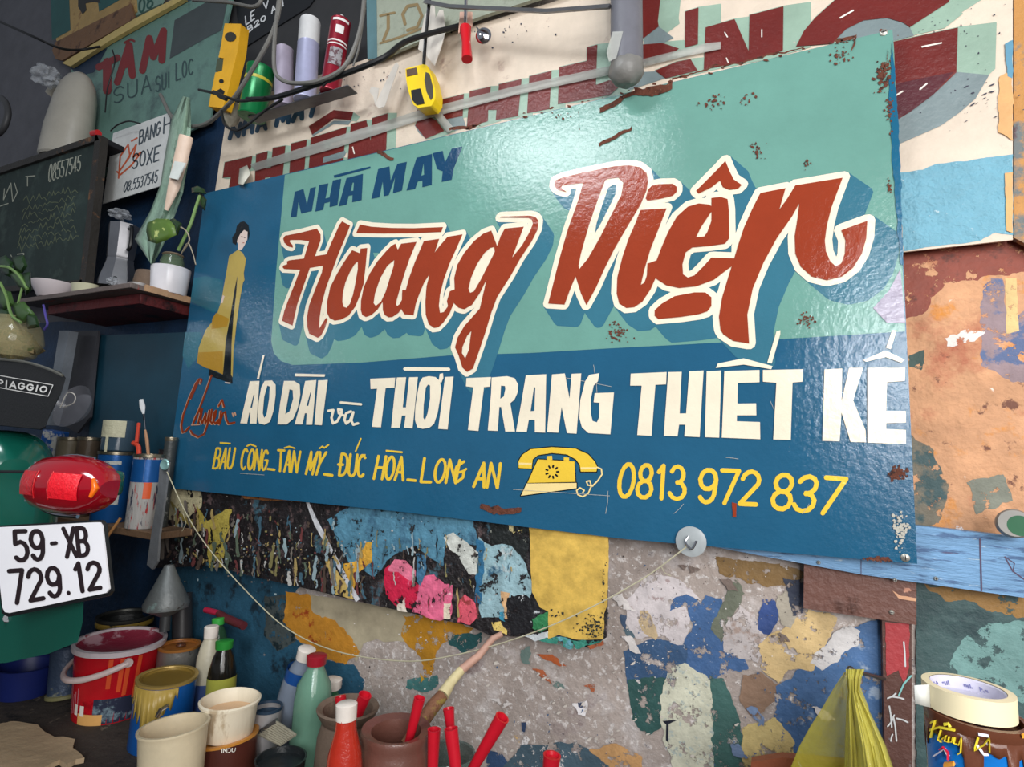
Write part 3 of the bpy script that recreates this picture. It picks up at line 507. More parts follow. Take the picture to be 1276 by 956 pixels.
TT.part('blue_band', mb, mat('blue_band_paint', (120, 176, 196), .3, bump=.9, bs=60, spots=[((196, 214, 220), 60, .64, .04)]))
TH = [T1([(98,600),(266,562),(258,640),(205,655),(195,775),(118,785),(135,690),(85,695)]), T1([(290,552),(362,532),(350,640),(380,632),(392,512),(470,498),(450,708),(370,725),(378,690),(345,695),(335,735),(280,748)]), T1([(505,485),(600,462),(582,685),(490,705)]),
 T1([(625,450),(845,383),(838,440),(705,478),(700,520),(832,490),(828,530),(700,570),(698,605),(825,572),(822,605),(740,635),(610,662)]), T1([(870,365),(965,342),(990,470),(1000,330),(1095,300),(1085,540),(960,570),(850,592)]),
 T2([(275,303),(447,260),(440,385),(340,405),(285,350)]), T2([(180,345),(215,370),(290,410),(335,470),(230,515),(170,440),(185,400)]), T2([(480,245),(600,218),(590,300),(640,300),(645,205),(775,175),(755,385),(627,408),(632,350),(585,350),(583,415),(463,450)]),
 T2([(818,160),(945,128),(932,345),(805,370)]), T2([(988,108),(1145,72),(1145,-5),(1205,-20),(1195,250),(1160,285),(1130,292),(980,318)]), T3([(80,490),(180,455),(260,470),(180,540),(60,560)]), T3([(300,-60),(475,-60),(455,120),(460,150),(375,215),(300,240)]), T3([(340,255),(480,243),(575,275),(500,330),(340,360)]), T3([(440,400),(560,350),(640,335),(680,400),(500,445)]), T3([(610,65),(685,42),(682,250),(608,270)]),
 T3([(725,155),(890,108),(970,290),(975,85),(1168,35),(1165,285),(960,345),(715,395)]), T4([(50,240),(90,160),(150,90),(250,0),(320,-60),(870,-60),(840,10),(640,140),(600,115),(520,92),(400,105),(310,150),(265,195),(240,225)]), T4([(540,218),(888,142),(880,375),(760,490),(640,580),(565,625),(500,650),(500,300)])]
ms = MB(); mm = MB(); mg = MB()
def s1(q): t = (q[0] + 1.7) / 1.9; return (.022 + .03 * t, -.008)
for l in TH: grow(ms, S1, l, .0008, .0008, shift=s1); ml = MB(); fill(ml, S1, [l], .0016 + .00004 * TH.index(l)); TT.part('maroon_letter', ml, m_mar)
for l in (T4([(565,622),(640,580),(760,490),(880,372),(1050,388),(980,510),(900,580),(800,650),(575,750)]), T4([(265,195),(310,150),(400,105),(520,92),(600,115),(640,145),(660,185),(540,215),(300,260)]), T1([(632,432),(765,345),(872,345),(855,370),(765,365),(640,440)]), T1([(700,570),(828,520),(840,545),(820,580),(698,605)]),
   T2([(335,405),(440,385),(460,450),(395,470),(345,440)]), T2([(165,435),(235,470),(225,510),(190,480)]), T3([(375,215),(460,150),(545,215),(490,243),(375,255)]), T3([(330,410),(440,405),(495,445),(300,510),(240,500)])): ml = MB(); fill(ml, S1, [l], .0012); TT.part('letter_underside', ml, m_gsh)
fill(ms, S1, [T4([(840,10),(915,70),(820,145),(650,185),(640,140)])], .0011)
hat = T1([(612,378),(765,280),(885,292),(870,342),(765,332),(632,432)]); fill(mm, S1, [hat], .0018); fill(ms, S1, [T1([(885,292),(925,320),(905,350),(868,344)])], .0013)
TT.part('letter_shade', ms, m_sage); TT.part('letter_accent', mm, m_mar)
mb = MB(); fill(mb, S1, [T4([(560,435),(700,405),(865,372),(760,490),(640,580),(565,618)])], .0027); TT.part('dark_wash', mb, mat('maroon_dark', (84, 34, 42), .35, bump=.2, bs=80))
mb = MB()
for a in ([(700,248),(800,228)], [(690,468),(725,438)], [(565,500),(600,478)], [(278,98),(345,60)]): stroke(mb, S1, T4(a), 2, .0032)
for a in ([(835,190),(850,215)], [(1045,175),(1045,215)], [(845,335),(855,360)]): stroke(mb, S1, T3(a), 1.6, .0032)
for a in ([(885,510),(895,550)],): stroke(mb, S1, T1(a), 1.4, .0032)
TT.part('highlight_stroke', mb, m_white)
mb = MB(); text(mb, S1, 'NHA', T1([(150,385),(350,300),(350,395),(130,455)]), 5.4, .6, .001); text(mb, S1, 'MAY', T1([(430,275),(690,185),(655,310),(415,375)]), 6, .5, .001)
TT.part('navy_lettering', mb, mat('old_navy_paint', (40, 66, 88), .4, bump=.2))
mb = MB(); blobs(mb, S1, 1225, 125, 18, 14, 26, .6, 4, .002, el=.3, ang=-.4, seed=5); blobs(mb, S1, 610, 38, 50, 8, 34, .3, 1.3, .002, seed=6); blobs(mb, S1, 440, 95, 40, 10, 24, .4, 1.4, .002, seed=7); blobs(mb, S1, 1190, 40, 40, 40, 50, .4, 1.3, .002, seed=8)
TT.part('chipped_paint', mb, mat('chip_dark', (58, 58, 74), .6), kind='stuff')
# narrow board right of it
S1b = Surf(1.172); tb = Thing('painted_board', 'narrow upright board daubed orange and blue at the right end of the cream sign', 'board', S1b.at(1270, 150))
tb.part('panel', board(S1b, [(1263, -190), (1330, -215), (1330, 330), (1263, 296)], .012), mat('ochre_board', (196, 140, 76), .6, bump=.4, spots=[((110, 116, 116), 8, .5, .06), ((90, 60, 66), 14, .58, .06)]))
mb = MB(); fill(mb, S1, [rough([(1252, 216), (1262, 214), (1262, 290), (1254, 288)], 1, 3, 3)], .0022); fill(mb, S1, [rough([(1244, 95), (1262, 90), (1262, 175), (1246, 165)], 3, 4, 9)], .0022); TT.part('orange_daub', mb, mat('orange_daub', (222, 170, 112), .6, bump=.3))
mb = MB(); fill(mb, S1, [rough([(1252, 55), (1262, 50), (1262, 98), (1256, 96)], 1.5, 3, 4)], .0024); TT.part('blue_daub', mb, mat('blue_daub', (96, 150, 176), .5))
# adhesive tape strips over it
m_tape = mat('clear_tape', (214, 214, 206), .3, alpha=.5, bump=.5, bs=60, var=.05); ST = Surf(1.161)
mb = MB(); a = [(318, 213), (420, 184), (520, 151), (640, 119), (752, 95), (770, 90)]; b = [(770, 80), (752, 84), (640, 108), (520, 138), (420, 170), (312, 205)]
fill(mb, ST, [a + b]); a = [(800, 84), (850, 71), (898, 61), (898, 52), (880, 54), (800, 74)]; fill(mb, ST, [a])
tp = Thing('tape_strip', 'long clear tape strip stuck across the maroon letters of the cream sign', 'tape', ST.at(600, 120)); tp.part('strip', mb, m_tape, solid=.0006)
mb = MB(); p = [ST.at(308, 206), ST.at(322, 222) + V((0, -.03, 0)), ST.at(318, 238) + V((0, -.045, 0)), ST.at(310, 236) + V((0, -.04, 0)), ST.at(302, 212) + V((0, -.01, 0))]
mb.add(p, [[0, 1, 2], [0, 2, 3], [0, 3, 4]]); tp.part('curled_end', mb, mat('tape_pale', (206, 204, 190), .5), solid=.0008)
mb = MB(); fill(mb, Surf(1.1595), [[(528, 128), (536, 124), (566, 160), (558, 166)]]); single('tape_strip', mb, m_tape, 'short clear tape strip slanting down below the yellow tape measure', 'tape', ST.at(548, 144), solid=.0006)
# ---------------- more signs on the wall ----------------
m_wood = mat('old_wood', (120, 90, 62), .7, bump=.4, bs=40, stretch=(1, 1, 6), spots=[((60, 44, 34), 18, .55, .1)])
m_steel = mat('dull_steel', (120, 120, 122), .4, .8, bump=.15); m_chrome = mat('chrome', (200, 200, 205), .15, 1, var=0)
m_black = mat('black_plastic', (18, 18, 20), .35, var=0); m_dark = mat('dark_void', (14, 15, 20), .8)
SA = Surf(1.18)
def sign(name, label, outline, S_, thick, m, cat='sign'):
    c = outline; b = S_.at(sum(p[0] for p in c) / len(c), sum(p[1] for p in c) / len(c)); t = Thing(name, label, cat, b); t.part('panel', board(S_, outline, thick), m); return t
A0 = lambda p: Z(0, 0, 4.78, p)
S2 = Surf(1.165)
t = sign('shop_sign', 'weathered sea-green sign with dark red letters on the upper left wall', [(112, 230), (88, 84), (240, -12), (300, -50), (276, 60), (262, 150)], S2, .006, mat('sea_green', (98, 132, 122), .5, bump=.2, vs=5, spots=[((70, 92, 90), 5, .52, .15)]))
mb = MB(); fill(mb, S2, [A0([(415, 400), (610, 285), (1140, 0), (1080, 0), (640, 255), (412, 385)])], .0006); fill(mb, S2, [A0([(415, 400), (640, 285), (560, 430), (470, 455)])], .0006); t.part('dark_border', mb, mat('navy_border', (18, 42, 66), .5))
mb = MB()
for st, w in (([(590, 400), (700, 345)], 9), ([(640, 370), (640, 540)], 11), ([(700, 490), (770, 270), (790, 450)], 9), ([(730, 400), (790, 380)], 6), ([(745, 255), (780, 235), (800, 245)], 3), ([(850, 420), (890, 230), (915, 340), (975, 185), (965, 360)], 9)): stroke(mb, S2, A0(st), w, .001)
t.part('red_lettering', mb, mat('dark_red_letters', (120, 32, 34), .5))
mb = MB(); text(mb, S2, 'SUA', A0([(680, 530), (900, 440), (900, 540), (680, 620)]), 1.8, .5, .001); text(mb, S2, 'SUI', A0([(930, 460), (1010, 430), (1010, 520), (930, 550)]), 1.8, .5, .001); text(mb, S2, 'LOC', A0([(1050, 380), (1150, 350), (1150, 440), (1050, 480)]), 1.8, .5, .001)
t.part('grey_lettering', mb, mat('grey_letters', (52, 74, 76), .6))
mb = MB(); fill(mb, S2, [A0([(1040, 120), (1250, 0), (1370, -70), (1320, 180), (1240, 220), (1010, 350)])], .0008); t.part('dark_panel', mb, mat('slate_panel', (64, 72, 74), .6))
S3 = Surf(1.16)
t = sign('painted_board', 'old ochre and green board with a dark letter in the top left corner', [(62, -60), (70, 50), (85, 78), (170, 14), (162, -120)], S3, .008, mat('ochre_old', (168, 138, 84), .6, bump=.3, spots=[((110, 70, 40), 10, .58, .1)]), 'board')
mb = MB(); fill(mb, S3, [A0([(290, -300), (310, 240), (420, 180), (400, -300)])], .0006); fill(mb, S3, [A0([(590, 70), (780, -40), (780, -200), (560, -200)])], .0006); t.part('green_field', mb, mat('green_field', (30, 84, 82), .6))
mb = MB(); fill(mb, S3, [A0([(465, -60), (465, 40), (492, 85), (515, 60), (510, 20), (560, 10), (600, 20), (570, -60)])], .001); t.part('dark_letter', mb, mat('dark_letter', (38, 36, 34), .6))
S4 = Surf(1.15)
t = sign('wooden_rail', 'brown and ochre wooden rail running under the top left boards', A0([(310, 300), (330, 250), (780, 20), (800, 110), (370, 360), (330, 350)]), S4, .008, mat('brown_rail', (116, 84, 58), .7, bump=.4, spots=[((70, 46, 34), 14, .55, .1)]), 'rail')
S4b = Surf(1.148)
t = sign('wooden_rail', 'pale yellow wooden strip along the top of the sea-green sign', A0([(370, 375), (800, 112), (1060, -20), (1100, -10), (640, 250), (420, 395)]), S4b, .014, mat('yellow_rail', (190, 168, 104), .6, bump=.3), 'rail')
t = sign('painted_board', 'pale teal board with green numerals above the yellow strip', A0([(790, -60), (790, 105), (960, 20), (1010, -80)]), Surf(1.165), .006, mat('pale_teal', (118, 146, 134), .6), 'board')
mb = MB(); text(mb, Surf(1.165), '08', A0([(830, 0), (910, -40), (910, 40), (830, 80)]), 2.4, .5, .001); t.part('green_lettering', mb, mat('green_numerals', (34, 78, 70), .6))
S5 = Surf(1.12)
t = sign('hand_painted_sign', 'small white sign with orange and grey hand lettering above the moka pot', [(141, 166), (212, 140), (222, 150), (212, 228), (128, 254)], S5, .003, mat('sign_white', (205, 206, 204), .5, bump=.1))
Q2 = lambda p: Z(0, 180, 4.346, p)
mb = MB(); ww = A0([(690, 950), (720, 850), (730, 830), (735, 900), (700, 990)])
for st in ([(148, 222), (150, 195), (160, 180), (162, 195), (150, 212)], [(158, 200), (170, 180), (166, 196), (176, 190), (164, 206), (150, 218), (146, 214)], [(164, 176), (171, 172)]): stroke(mb, S5, st, 2, .0006)
t.part('orange_script', mb, mat('orange_letters', (196, 92, 60), .5))
mb = MB(); text(mb, S5, 'BANG', A0([(835, 780), (960, 720), (950, 800), (830, 860)]), 1.9, .4, .0006); text(mb, S5, 'H', A0([(980, 700), (1020, 680), (1015, 780), (975, 795)]), 1.9, .4, .0006); text(mb, S5, 'SO', Q2([(725, 55), (790, 30), (785, 110), (715, 135)]), 1.9, .4, .0006); text(mb, S5, 'XE', Q2([(800, 30), (870, 5), (860, 85), (795, 110)]), 1.9, .4, .0006); text(mb, S5, '08.5537545', Q2([(680, 205), (858, 140), (850, 205), (668, 260)]), 1.3, .4, .0006)
t.part('grey_lettering', mb, mat('charcoal_letters', (66, 76, 84), .6))
# chalkboard
S6 = Surf(1.03)
CB = [(-60, 236), (120, 172), (104, 352), (-60, 366)]
cbt = Thing('chalkboard', 'framed dark green chalkboard covered in faint chalk writing at the left edge', 'chalkboard', S6.at(50, 280))
cbt.part('slate', board(S6, CB, .012), mat('chalk_slate', (34, 48, 46), .8, var=.25, vs=6, spots=[((62, 78, 72), 9, .52, .2)]))
def bar_px(S_, a, b, wpx, th, proud=.006):
    d = V((b[0] - a[0], b[1] - a[1])); n = V((-d.y, d.x)).normalized() * wpx / 2
    mb = MB(); mb.poly3([[S_.at(a[0] + n.x, a[1] + n.y, proud), S_.at(b[0] + n.x, b[1] + n.y, proud), S_.at(b[0] - n.x, b[1] - n.y, proud), S_.at(a[0] - n.x, a[1] - n.y, proud)]], 0, back=-S_.n * th); return mb
fm = mat('dark_frame', (40, 36, 32), .6, bump=.3, spots=[((110, 74, 44), 10, .6, .06)])
for a, b in (((-60, 232), (122, 171)), ((122, 168), (102, 356)), ((102, 352), (-60, 366))): cbt.part('frame_bar', bar_px(S6, a, b, 7, .026, .012), fm)
mb = MB(); text(mb, S6, '08557545', Q2([(270, 110), (440, 60), (435, 140), (262, 205)]), 1.3, .35, .0006)
for st in ([(25, 240), (20, 300)], [(20, 300), (60, 210), (70, 310)], [(80, 210), (95, 260), (70, 310)], [(140, 175), (190, 170)], [(150, 180), (150, 225)], [(0, 335), (45, 320)], [(60, 600), (80, 640), (60, 640)], [(95, 595), (130, 590), (125, 640), (95, 640)]): stroke(mb, S6, Q2(st), 1.2, .0006)
cbt.part('chalk_writing', mb, mat('chalk', (158, 160, 146), .9), kind='stuff')
mb = MB(); rd = random.Random(2)
for ln in range(7):
    y = 320 + ln * 42; x = 90 + rd.random() * 40
    while x < 400:
        w = rd.uniform(14, 34); stroke(mb, S6, Q2([(x, y - (x - 90) * .22 + rd.uniform(-12, 12)), (x + w * .5, y - 20 - (x - 90) * .22 + rd.uniform(-16, 16)), (x + w, y - (x - 90) * .22 + rd.uniform(-14, 14))]), .9, .0005); x += w * 1.15
cbt.part('faint_chalk', mb, mat('chalk_faint', (92, 100, 78), .9), kind='stuff')
# black sign and shelf of spray cans
S7 = Surf(1.185)
t = sign('shop_sign', 'black sign with white hand lettering behind the spray cans', [(290, -30), (300, 62), (385, 8), (420, -40)], S7, .004, mat('sign_black', (20, 22, 26), .5))
G = lambda p: Z(240, 0, 5.3125, p)
mb = MB(); text(mb, S7, 'LE', G([(350, 110), (410, 65), (410, 125), (355, 165)]), 1.6, .5, .0006); text(mb, S7, 'V', G([(470, 20), (500, 5), (500, 50), (475, 60)]), 1.6, .5, .0006); text(mb, S7, 'B20', G([(365, 180), (480, 100), (485, 130), (370, 215)]), 1.6, .5, .0006); text(mb, S7, 'AM', G([(520, 50), (600, 0), (600, 40), (525, 90)]), 1.6, .4, .0006)
t.part('white_lettering', mb, mat('white_letters', (200, 202, 204), .6), kind='stuff')
t = sign('recess_shade_sheet', 'dark grey sheet standing in for the shaded recess behind the spray cans', [(258, -90), (480, -140), (480, 90), (290, 132), (255, 142)], Surf(1.19), .008, mat('recess_shade', (44, 44, 46), .8), 'board')  # dark sheet: the shade of the recess behind the cans, put into its colour
def shelf_box(name, label, x0, x1, y0, y1, z, th, m, cat='shelf'):
    b = V(((x0 + x1) / 2, y1, z)); mb = MB(); mb.box(((x0 + x1) / 2, (y0 + y1) / 2, z - th / 2), (x1 - x0, y1 - y0, th)); t = Thing(name, label, cat, b); t.part('slab', mb, m, bevel=.002); return t
SZ = P(400, 113, 1.075).z; xa = P(306, 140, 1.075).x; xb = P(432, 98, 1.075).x
shelf_box('steel_shelf', 'narrow grey steel shelf carrying the spray cans and green tin', xa, xb, 1.082, 1.122, SZ, .004, m_steel)
def can_at(px, y, rpx, z0, ztop_px):
    top = P(px, ztop_px, y); b = V((top.x, y, z0)); return b, top.z - z0, pm(rpx, top)
def body(prof, b, up=(0, 0, 1), n=28, **k): mb = MB(); mb.lathe(prof, align(b, up), n, **k); return mb
YS = 1.095
def spray(px, toppx, rpx, label, cm, capm, capfrac, tilt=(0, 0, 1), extra=None):
    b, h, r = can_at(px, YS, rpx, SZ + .001, toppx); t = Thing('spray_can', label, 'spray can', b, 'spray cans on the steel shelf'); hc = h * (1 - capfrac)
    t.part('can_body', body([(0, 0), (r, 0), (r * 1.03, .003), (r, .006), (r, hc - .012), (r * 1.02, hc - .008), (r * .7, hc)], b, tilt), cm)
    t.part('cap', body([(r * .98, hc - .010), (r * .98, h - .010), (r * .93, h - .004), (r * .75, h - .001), (0, h)] if capfrac > .1 else [(r * .3, hc - .002), (r * .3, h - .004), (r * .2, h), (0, h)], b, tilt), capm)
    if extra: extra(t, b, r, h)
    return t
spray(362, 52, 11, 'slim pale lilac spray can without a cap, leftmost on the steel shelf', mat('lilac_can', (170, 160, 178), .4, .2), mat('can_valve', (110, 110, 100), .5), .06, (-.12, 0, 1))
spray(390, 24, 13, 'tall lilac spray can with a big clear white cap', mat('lilac_can2', (168, 170, 200), .35, .2), mat('cap_white', (214, 214, 214), .3, alpha=.9), .28, (-.04, 0, 1))
def redlab(t, b, r, h):
    Sx = Surf(o=b + V((-.3, -1, 0)).normalized() * 0, n=(0, -1, 0))
    mb = MB(); M = align(b, (.08, 0, 1), 0); r = r * 1.025
    mb.lathe([(r * 1.01, h * .70), (r * 1.01, h * .80)], M, 10, a0=-1.15, a1=-.35); t.part('round_emblem', mb, mat('label_white', (226, 220, 218), .5))
    mb = MB(); mb.lathe([(r * 1.012, h * .60), (r * 1.012, h * .62)], M, 10, a0=-1.9, a1=.3); mb.lathe([(r * 1.012, h * .56), (r * 1.012, h * .575)], M, 10, a0=-1.9, a1=.3); mb.lathe([(r * 1.012, h * .86), (r * 1.012, h * .89)], M, 10, a0=-1.6, a1=.1); m2_ = MB(); m2_.lathe([(r * 1.014, h * .3), (r * 1.014, h * .52)], M, 10, a0=-1.4, a1=-.1); t.part('label_picture', m2_, mat('label_picture', (150, 146, 150), .5, spots=[((90, 60, 66), 60, .5, .05)]))
    t.part('label_lines', mb, mat('label_white', (226, 220, 218), .5), kind='stuff')
spray(420, 22, 12, 'deep red spray can with a white emblem, rightmost on the steel shelf', mat('red_can', (140, 22, 42), .3, .3), mat('nozzle', (210, 210, 205), .4), .05, (.08, 0, 1), redlab)
b, h, r = can_at(320, 1.095, 16, SZ + .001, 88); t = Thing('green_tin', 'squat shiny green tin with a yellow band beside the spirit level', 'tin', b)
t.part('can_body', body([(0, 0), (r, 0), (r * 1.03, .003), (r, .006), (r, h * .9), (r * 1.04, h * .92), (r * 1.04, h), (r * .9, h), (0, h * .97)], b, (.12, 0, 1)), mat('green_tin', (14, 112, 60), .25, .3, var=.05)); t.part('yellow_band', body([(r * 1.015, h * .70), (r * 1.015, h * .76)], b, (.12, 0, 1)), mat('band_yellow', (190, 180, 60), .4))
# spirit level
SL = Surf(1.05); t = Thing('spirit_level', 'yellow spirit level with round and oblong vials standing upright', 'level', SL.at(280, 130))
LV = G([(212, 155), (320, 158), (300, 330), (262, 480), (235, 600), (200, 715), (105, 705), (150, 480), (195, 470), (205, 385), (172, 380), (190, 290)])
mb = MB(); mb.poly3([[SL.at(x, y) for x, y in LV]], 0, back=V((0, .03, 0))); t.part('body', mb, mat('level_yellow', (222, 166, 36), .4, bump=.1), bevel=.0015)
mb = MB(); fill(mb, SL, [G(arc(250, 243, 38, 32, 0, 350, 16))], .0012); t.part('round_vial', mb, mat('vial_dark', (46, 44, 36), .2))
mb = MB(); mb.poly3([[SL.at(x, y, -.004) for x, y in G([(165, 385), (207, 388), (196, 468), (150, 470)])]], 0, back=V((0, .02, 0))); t.part('oblong_vial', mb, mat('vial_green', (70, 78, 58), .2))
mb = MB(); fill(mb, SL, [G(arc(190, 537, 16, 14, 0, 350, 12))], .0012); fill(mb, SL, [G([(160, 600), (185, 585), (212, 605), (205, 625), (165, 620)])], .0012); t.part('hole', mb, m_black)
# light switch lump and cables
mb = MB(); M = Matrix.Identity(4); c = P(288, 140, 1.10); mb.ell(c, (.022, .03, .045), n=14, wob=.25); single('plaster_lump', mb, mat('lump', (156, 150, 136), .8, bump=.6), 'pale lump of filler stuck at the corner of the cream sign', 'filler', c)
def cable(pts, rpx, label, m, cat='cable', name='cable', sm=6, group=None):
    w = [P(x, y, yy) for x, y, yy in pts]; r = pm(rpx, w[0]); mb = MB(); mb.tube(w, r, 8, sm=sm); return single(name, mb, m, label, cat, w[0], group)
m_gcab = mat('grey_cable', (104, 102, 98), .6); m_bcab = mat('black_cable', (14, 14, 16), .5)
cable([(350, -20, .99), (343, 40, .97), (342, 85, .96), (352, 100, .96), (372, 104, .96), (400, 100, .95), (430, 82, .95), (448, 40, .96), (455, -10, .98)], 2.4, 'thick grey cable looping in front of the spray cans', m_gcab)
cable([(455, 10, 1.0), (447, 60, 1.0), (440, 82, 1.0)], 1.2, 'short thin grey cable beside the red spray can', m_gcab)
cable([(200, 118, 1.1), (214, 146, 1.09), (228, 157, 1.08), (255, 155, 1.06), (278, 137, 1.03), (300, 110, 1.0), (340, 40, .98), (352, -15, .98)], 2.2, 'grey cable drooping from the sea-green sign to the spirit level', m_gcab)
cable([(240, 0, 1.02), (285, 3, 1.0), (318, 8, .98), (330, -10, .98)], 2, 'grey cable crossing above the spirit level', m_gcab)
cable([(308, 124, .99), (340, 122, .98), (380, 110, .97), (430, 92, .96), (478, 72, .97), (510, 50, 1.03), (580, 30, 1.12)], 3.0, 'bundle of black cables running along the steel shelf', m_bcab)
cable([(276, 138, .98), (280, 155, .97), (292, 162, .97), (305, 158, .97), (330, 138, .98), (352, 124, .975)], 1.6, 'black cable drooping in a loop over the cream sign corner', m_bcab)
cable([(248, 112, .99), (262, 115, .975), (282, 121, .97), (300, 126, .97), (330, 122, .97)], 1.6, 'black plug lead hanging in front of the spirit level', m_bcab)
mb = MB(); mb.tube([P(266, 114, .965), P(274, 119, .962), P(282, 124, .962)], [.004, .008, .005], 8); single('plug', mb, m_black, 'small black plug in front of the lower end of the spirit level', 'plug', P(274, 119, .962))
cable([(402, 108, .955), (412, 98, .955), (422, 88, .955)], 1.2, 'short black cable stub below the grey loop', m_bcab)
cable([(-20, 18, .9), (0, 27, .9), (40, 45, .93), (75, 60, 1.0), (100, 62, 1.08), (125, 58, 1.12)], 1.4, 'thin black cable sagging across the grey wall, top left', m_bcab)
cable([(140, 62, 1.13), (143, 78, 1.13), (134, 110, 1.13), (131, 140, 1.13)], .8, 'thin black string hanging over the red letters', m_bcab)
cable([(138, 163, 1.09), (146, 156, 1.08), (160, 151, 1.08), (175, 154, 1.085)], .9, 'bent black wire holding the small white sign', m_bcab)
# teal cream board at top
S8 = Surf(1.10)
t = sign('painted_board', 'pale board with teal edge and tan scrollwork hanging beside the red spray can', [(456, -30), (458, 74), (474, 72), (530, 48), (600, 20), (700, -12), (700, -50)], Surf(1.14), .01, mat('pale_green_board', (150, 156, 140), .6, bump=.3, spots=[((110, 112, 96), 8, .54, .1)]), 'board')
mb = MB(); fill(mb, Surf(1.14), [[(456, -30), (458, 74), (470, 72), (469, -30)]], .001); t.part('teal_edge', mb, mat('teal_edge', (84, 118, 124), .6))
mb = MB()
for st, w in (([(474, 20), (482, 18), (492, 16)], 3), ([(484, 20), (484, 36), (478, 50)], 4), ([(505, 30), (502, 18), (508, 8), (520, 6), (526, 20), (520, 34), (508, 38)], 4), ([(474, 54), (500, 46), (530, 34)], 3)): stroke(mb, Surf(1.14), st, w, .001)
t.part('tan_scrollwork', mb, mat('tan_scroll', (132, 112, 76), .6))
# steel bar, pipe
w = [P(530, 2, 1.06), P(560, 8, 1.06), P(680, 14, 1.06), P(760, 8, 1.06)]; mb = MB(); mb.tube(w, pm(5, w[0]), 4, flat=.5); single('steel_bar', mb, m_steel, 'flat grey steel bar crossing the top of the cream sign', 'bar', w[0])
w0, w1 = P(781, 96, 1.08), P(780, -60, 1.08); r = pm(20, w0); t = Thing('pipe', 'grey plastic pipe hanging down over the cream sign, slit at the bottom', 'pipe', w1)
mb = MB(); mb.tube([w0 + V((0, 0, r * .6)), w1], r, 24); t.part('tube', mb, mat('pipe_grey', (112, 112, 120), .45, bump=.1, spots=[((70, 70, 84), 9, .58, .1)]))
mb = MB(); mb.ell(w0 + V((0, -.004, r * .35)), (r * 1.08, r * 1.0, r * .95), n=24, wob=.1); t.part('end_wrap', mb, mat('pipe_wrap', (128, 126, 122), .4, bump=.2))
mb = MB(); fill(mb, Surf(1.08 - r * 1.02), [Z(680, 0, 4.557, [(380, 180), (440, 178), (400, 330), (360, 350), (345, 300)])]); t.part('tape_scrap', mb, m_tape)
# tape measure, knife handle, paper scraps
S9 = Surf(1.10)
t = Thing('tape_measure', 'yellow and black tape measure hanging on a black strap', 'tape measure', S9.at(523, 108))
K = lambda p: Z(460, 0, 4.908, p)
def slabpx(S_, pts, th, proud=0): mb = MB(); mb.poly3([[S_.at(x, y, proud) for x, y in pts]], 0, back=-S_.n * th); return mb
t.part('case', slabpx(S9, K([(222, 420), (330, 392), (355, 400), (385, 470), (405, 560), (402, 610), (380, 648), (300, 660), (270, 640), (240, 560), (225, 480)]), .035), mat('measure_yellow', (244, 208, 20), .35, var=.04), bevel=.004)
t.part('black_grip', slabpx(S9, K([(255, 552), (312, 540), (338, 632), (290, 642), (262, 610)]), .01, .002), m_black, bevel=.001)
t.part('window', slabpx(S9, K([(345, 440), (368, 450), (388, 530), (390, 590), (375, 612), (350, 560), (338, 490)]), .01, .002), mat('smoked_window', (84, 80, 72), .2), bevel=.001)
t.part('hook_slot', slabpx(S9, K([(228, 425), (288, 412), (296, 452), (232, 468)]), .01, .0015), mat('slot_brown', (92, 70, 52), .5))
w = [P(537, -20, 1.06), P(533, 20, 1.07), P(530, 50, 1.08), P(528, 80, 1.085)]; mb = MB(); mb.tube(w, .0045, 6, flat=.4); t.part('strap', mb, m_black)
S10 = Surf(1.11)
mb = slabpx(S10, K([(340, 90), (385, 30), (400, 40), (405, 110), (430, 60), (452, 60), (468, 190), (440, 290), (400, 400), (340, 330), (300, 300), (312, 220)]), .0015); single('paper_scrap', mb, mat('paper', (206, 198, 188), .7, bump=.1), 'torn white paper sheet hanging behind the black strap', 'paper', S10.at(535, 45))
mb = slabpx(S10, K([(150, 400), (168, 380), (182, 400), (95, 650), (60, 662), (35, 640)]), .0012); single('paper_scrap', mb, mat('paper', (206, 198, 188), .7, bump=.1), 'narrow curled paper strip left of the tape measure', 'paper', S10.at(482, 105))
mb = slabpx(S10, K([(0, 560), (12, 530), (60, 540), (50, 600), (35, 640), (25, 590)]), .0012); single('paper_scrap', mb, mat('paper', (206, 198, 188), .7, bump=.1), 'tiny curled paper flake furthest left below the cables', 'paper', S10.at(466, 118))
w = [P(580, 14, 1.09), P(580, 34, 1.08), P(580, 38, 1.08), P(581, 52, 1.075), P(582, 74, 1.07)]
t = Thing('screwdriver', 'red-handled screwdriver hanging head down from the steel bar', 'screwdriver', w[0])
mb = MB(); r = pm(6.5, w[2]); mb.tube([w[1], w[2], w[3], w[4]], [r * 1.1, r * 1.15, r * .85, r * 1.05], 12); t.part('handle', mb, mat('handle_red', (200, 22, 34), .3, var=.05))
mb = MB(); mb.tube([P(581, -5, 1.09), w[1]], r * .35, 8); t.part('shank', mb, m_chrome)
t.part('tag', slabpx(Surf(1.1), K([(555, 72), (630, 72), (632, 170), (600, 150), (545, 205)]), .001), mat('tag_pink', (214, 170, 150), .6))
c = P(603, 46, 1.10); mb = MB(); mb.lathe([(0, 0), (pm(9, c), 0), (pm(10, c), .006), (pm(7, c), .012), (0, .014)], align(c, (0.3, -1, -.2)), 18); mb.tube([P(594, 34, 1.08), P(603, 46, 1.085)], .002, 6); single('steel_hook', mb, m_chrome, 'shiny round steel hook right of the red screwdriver', 'hook', c)
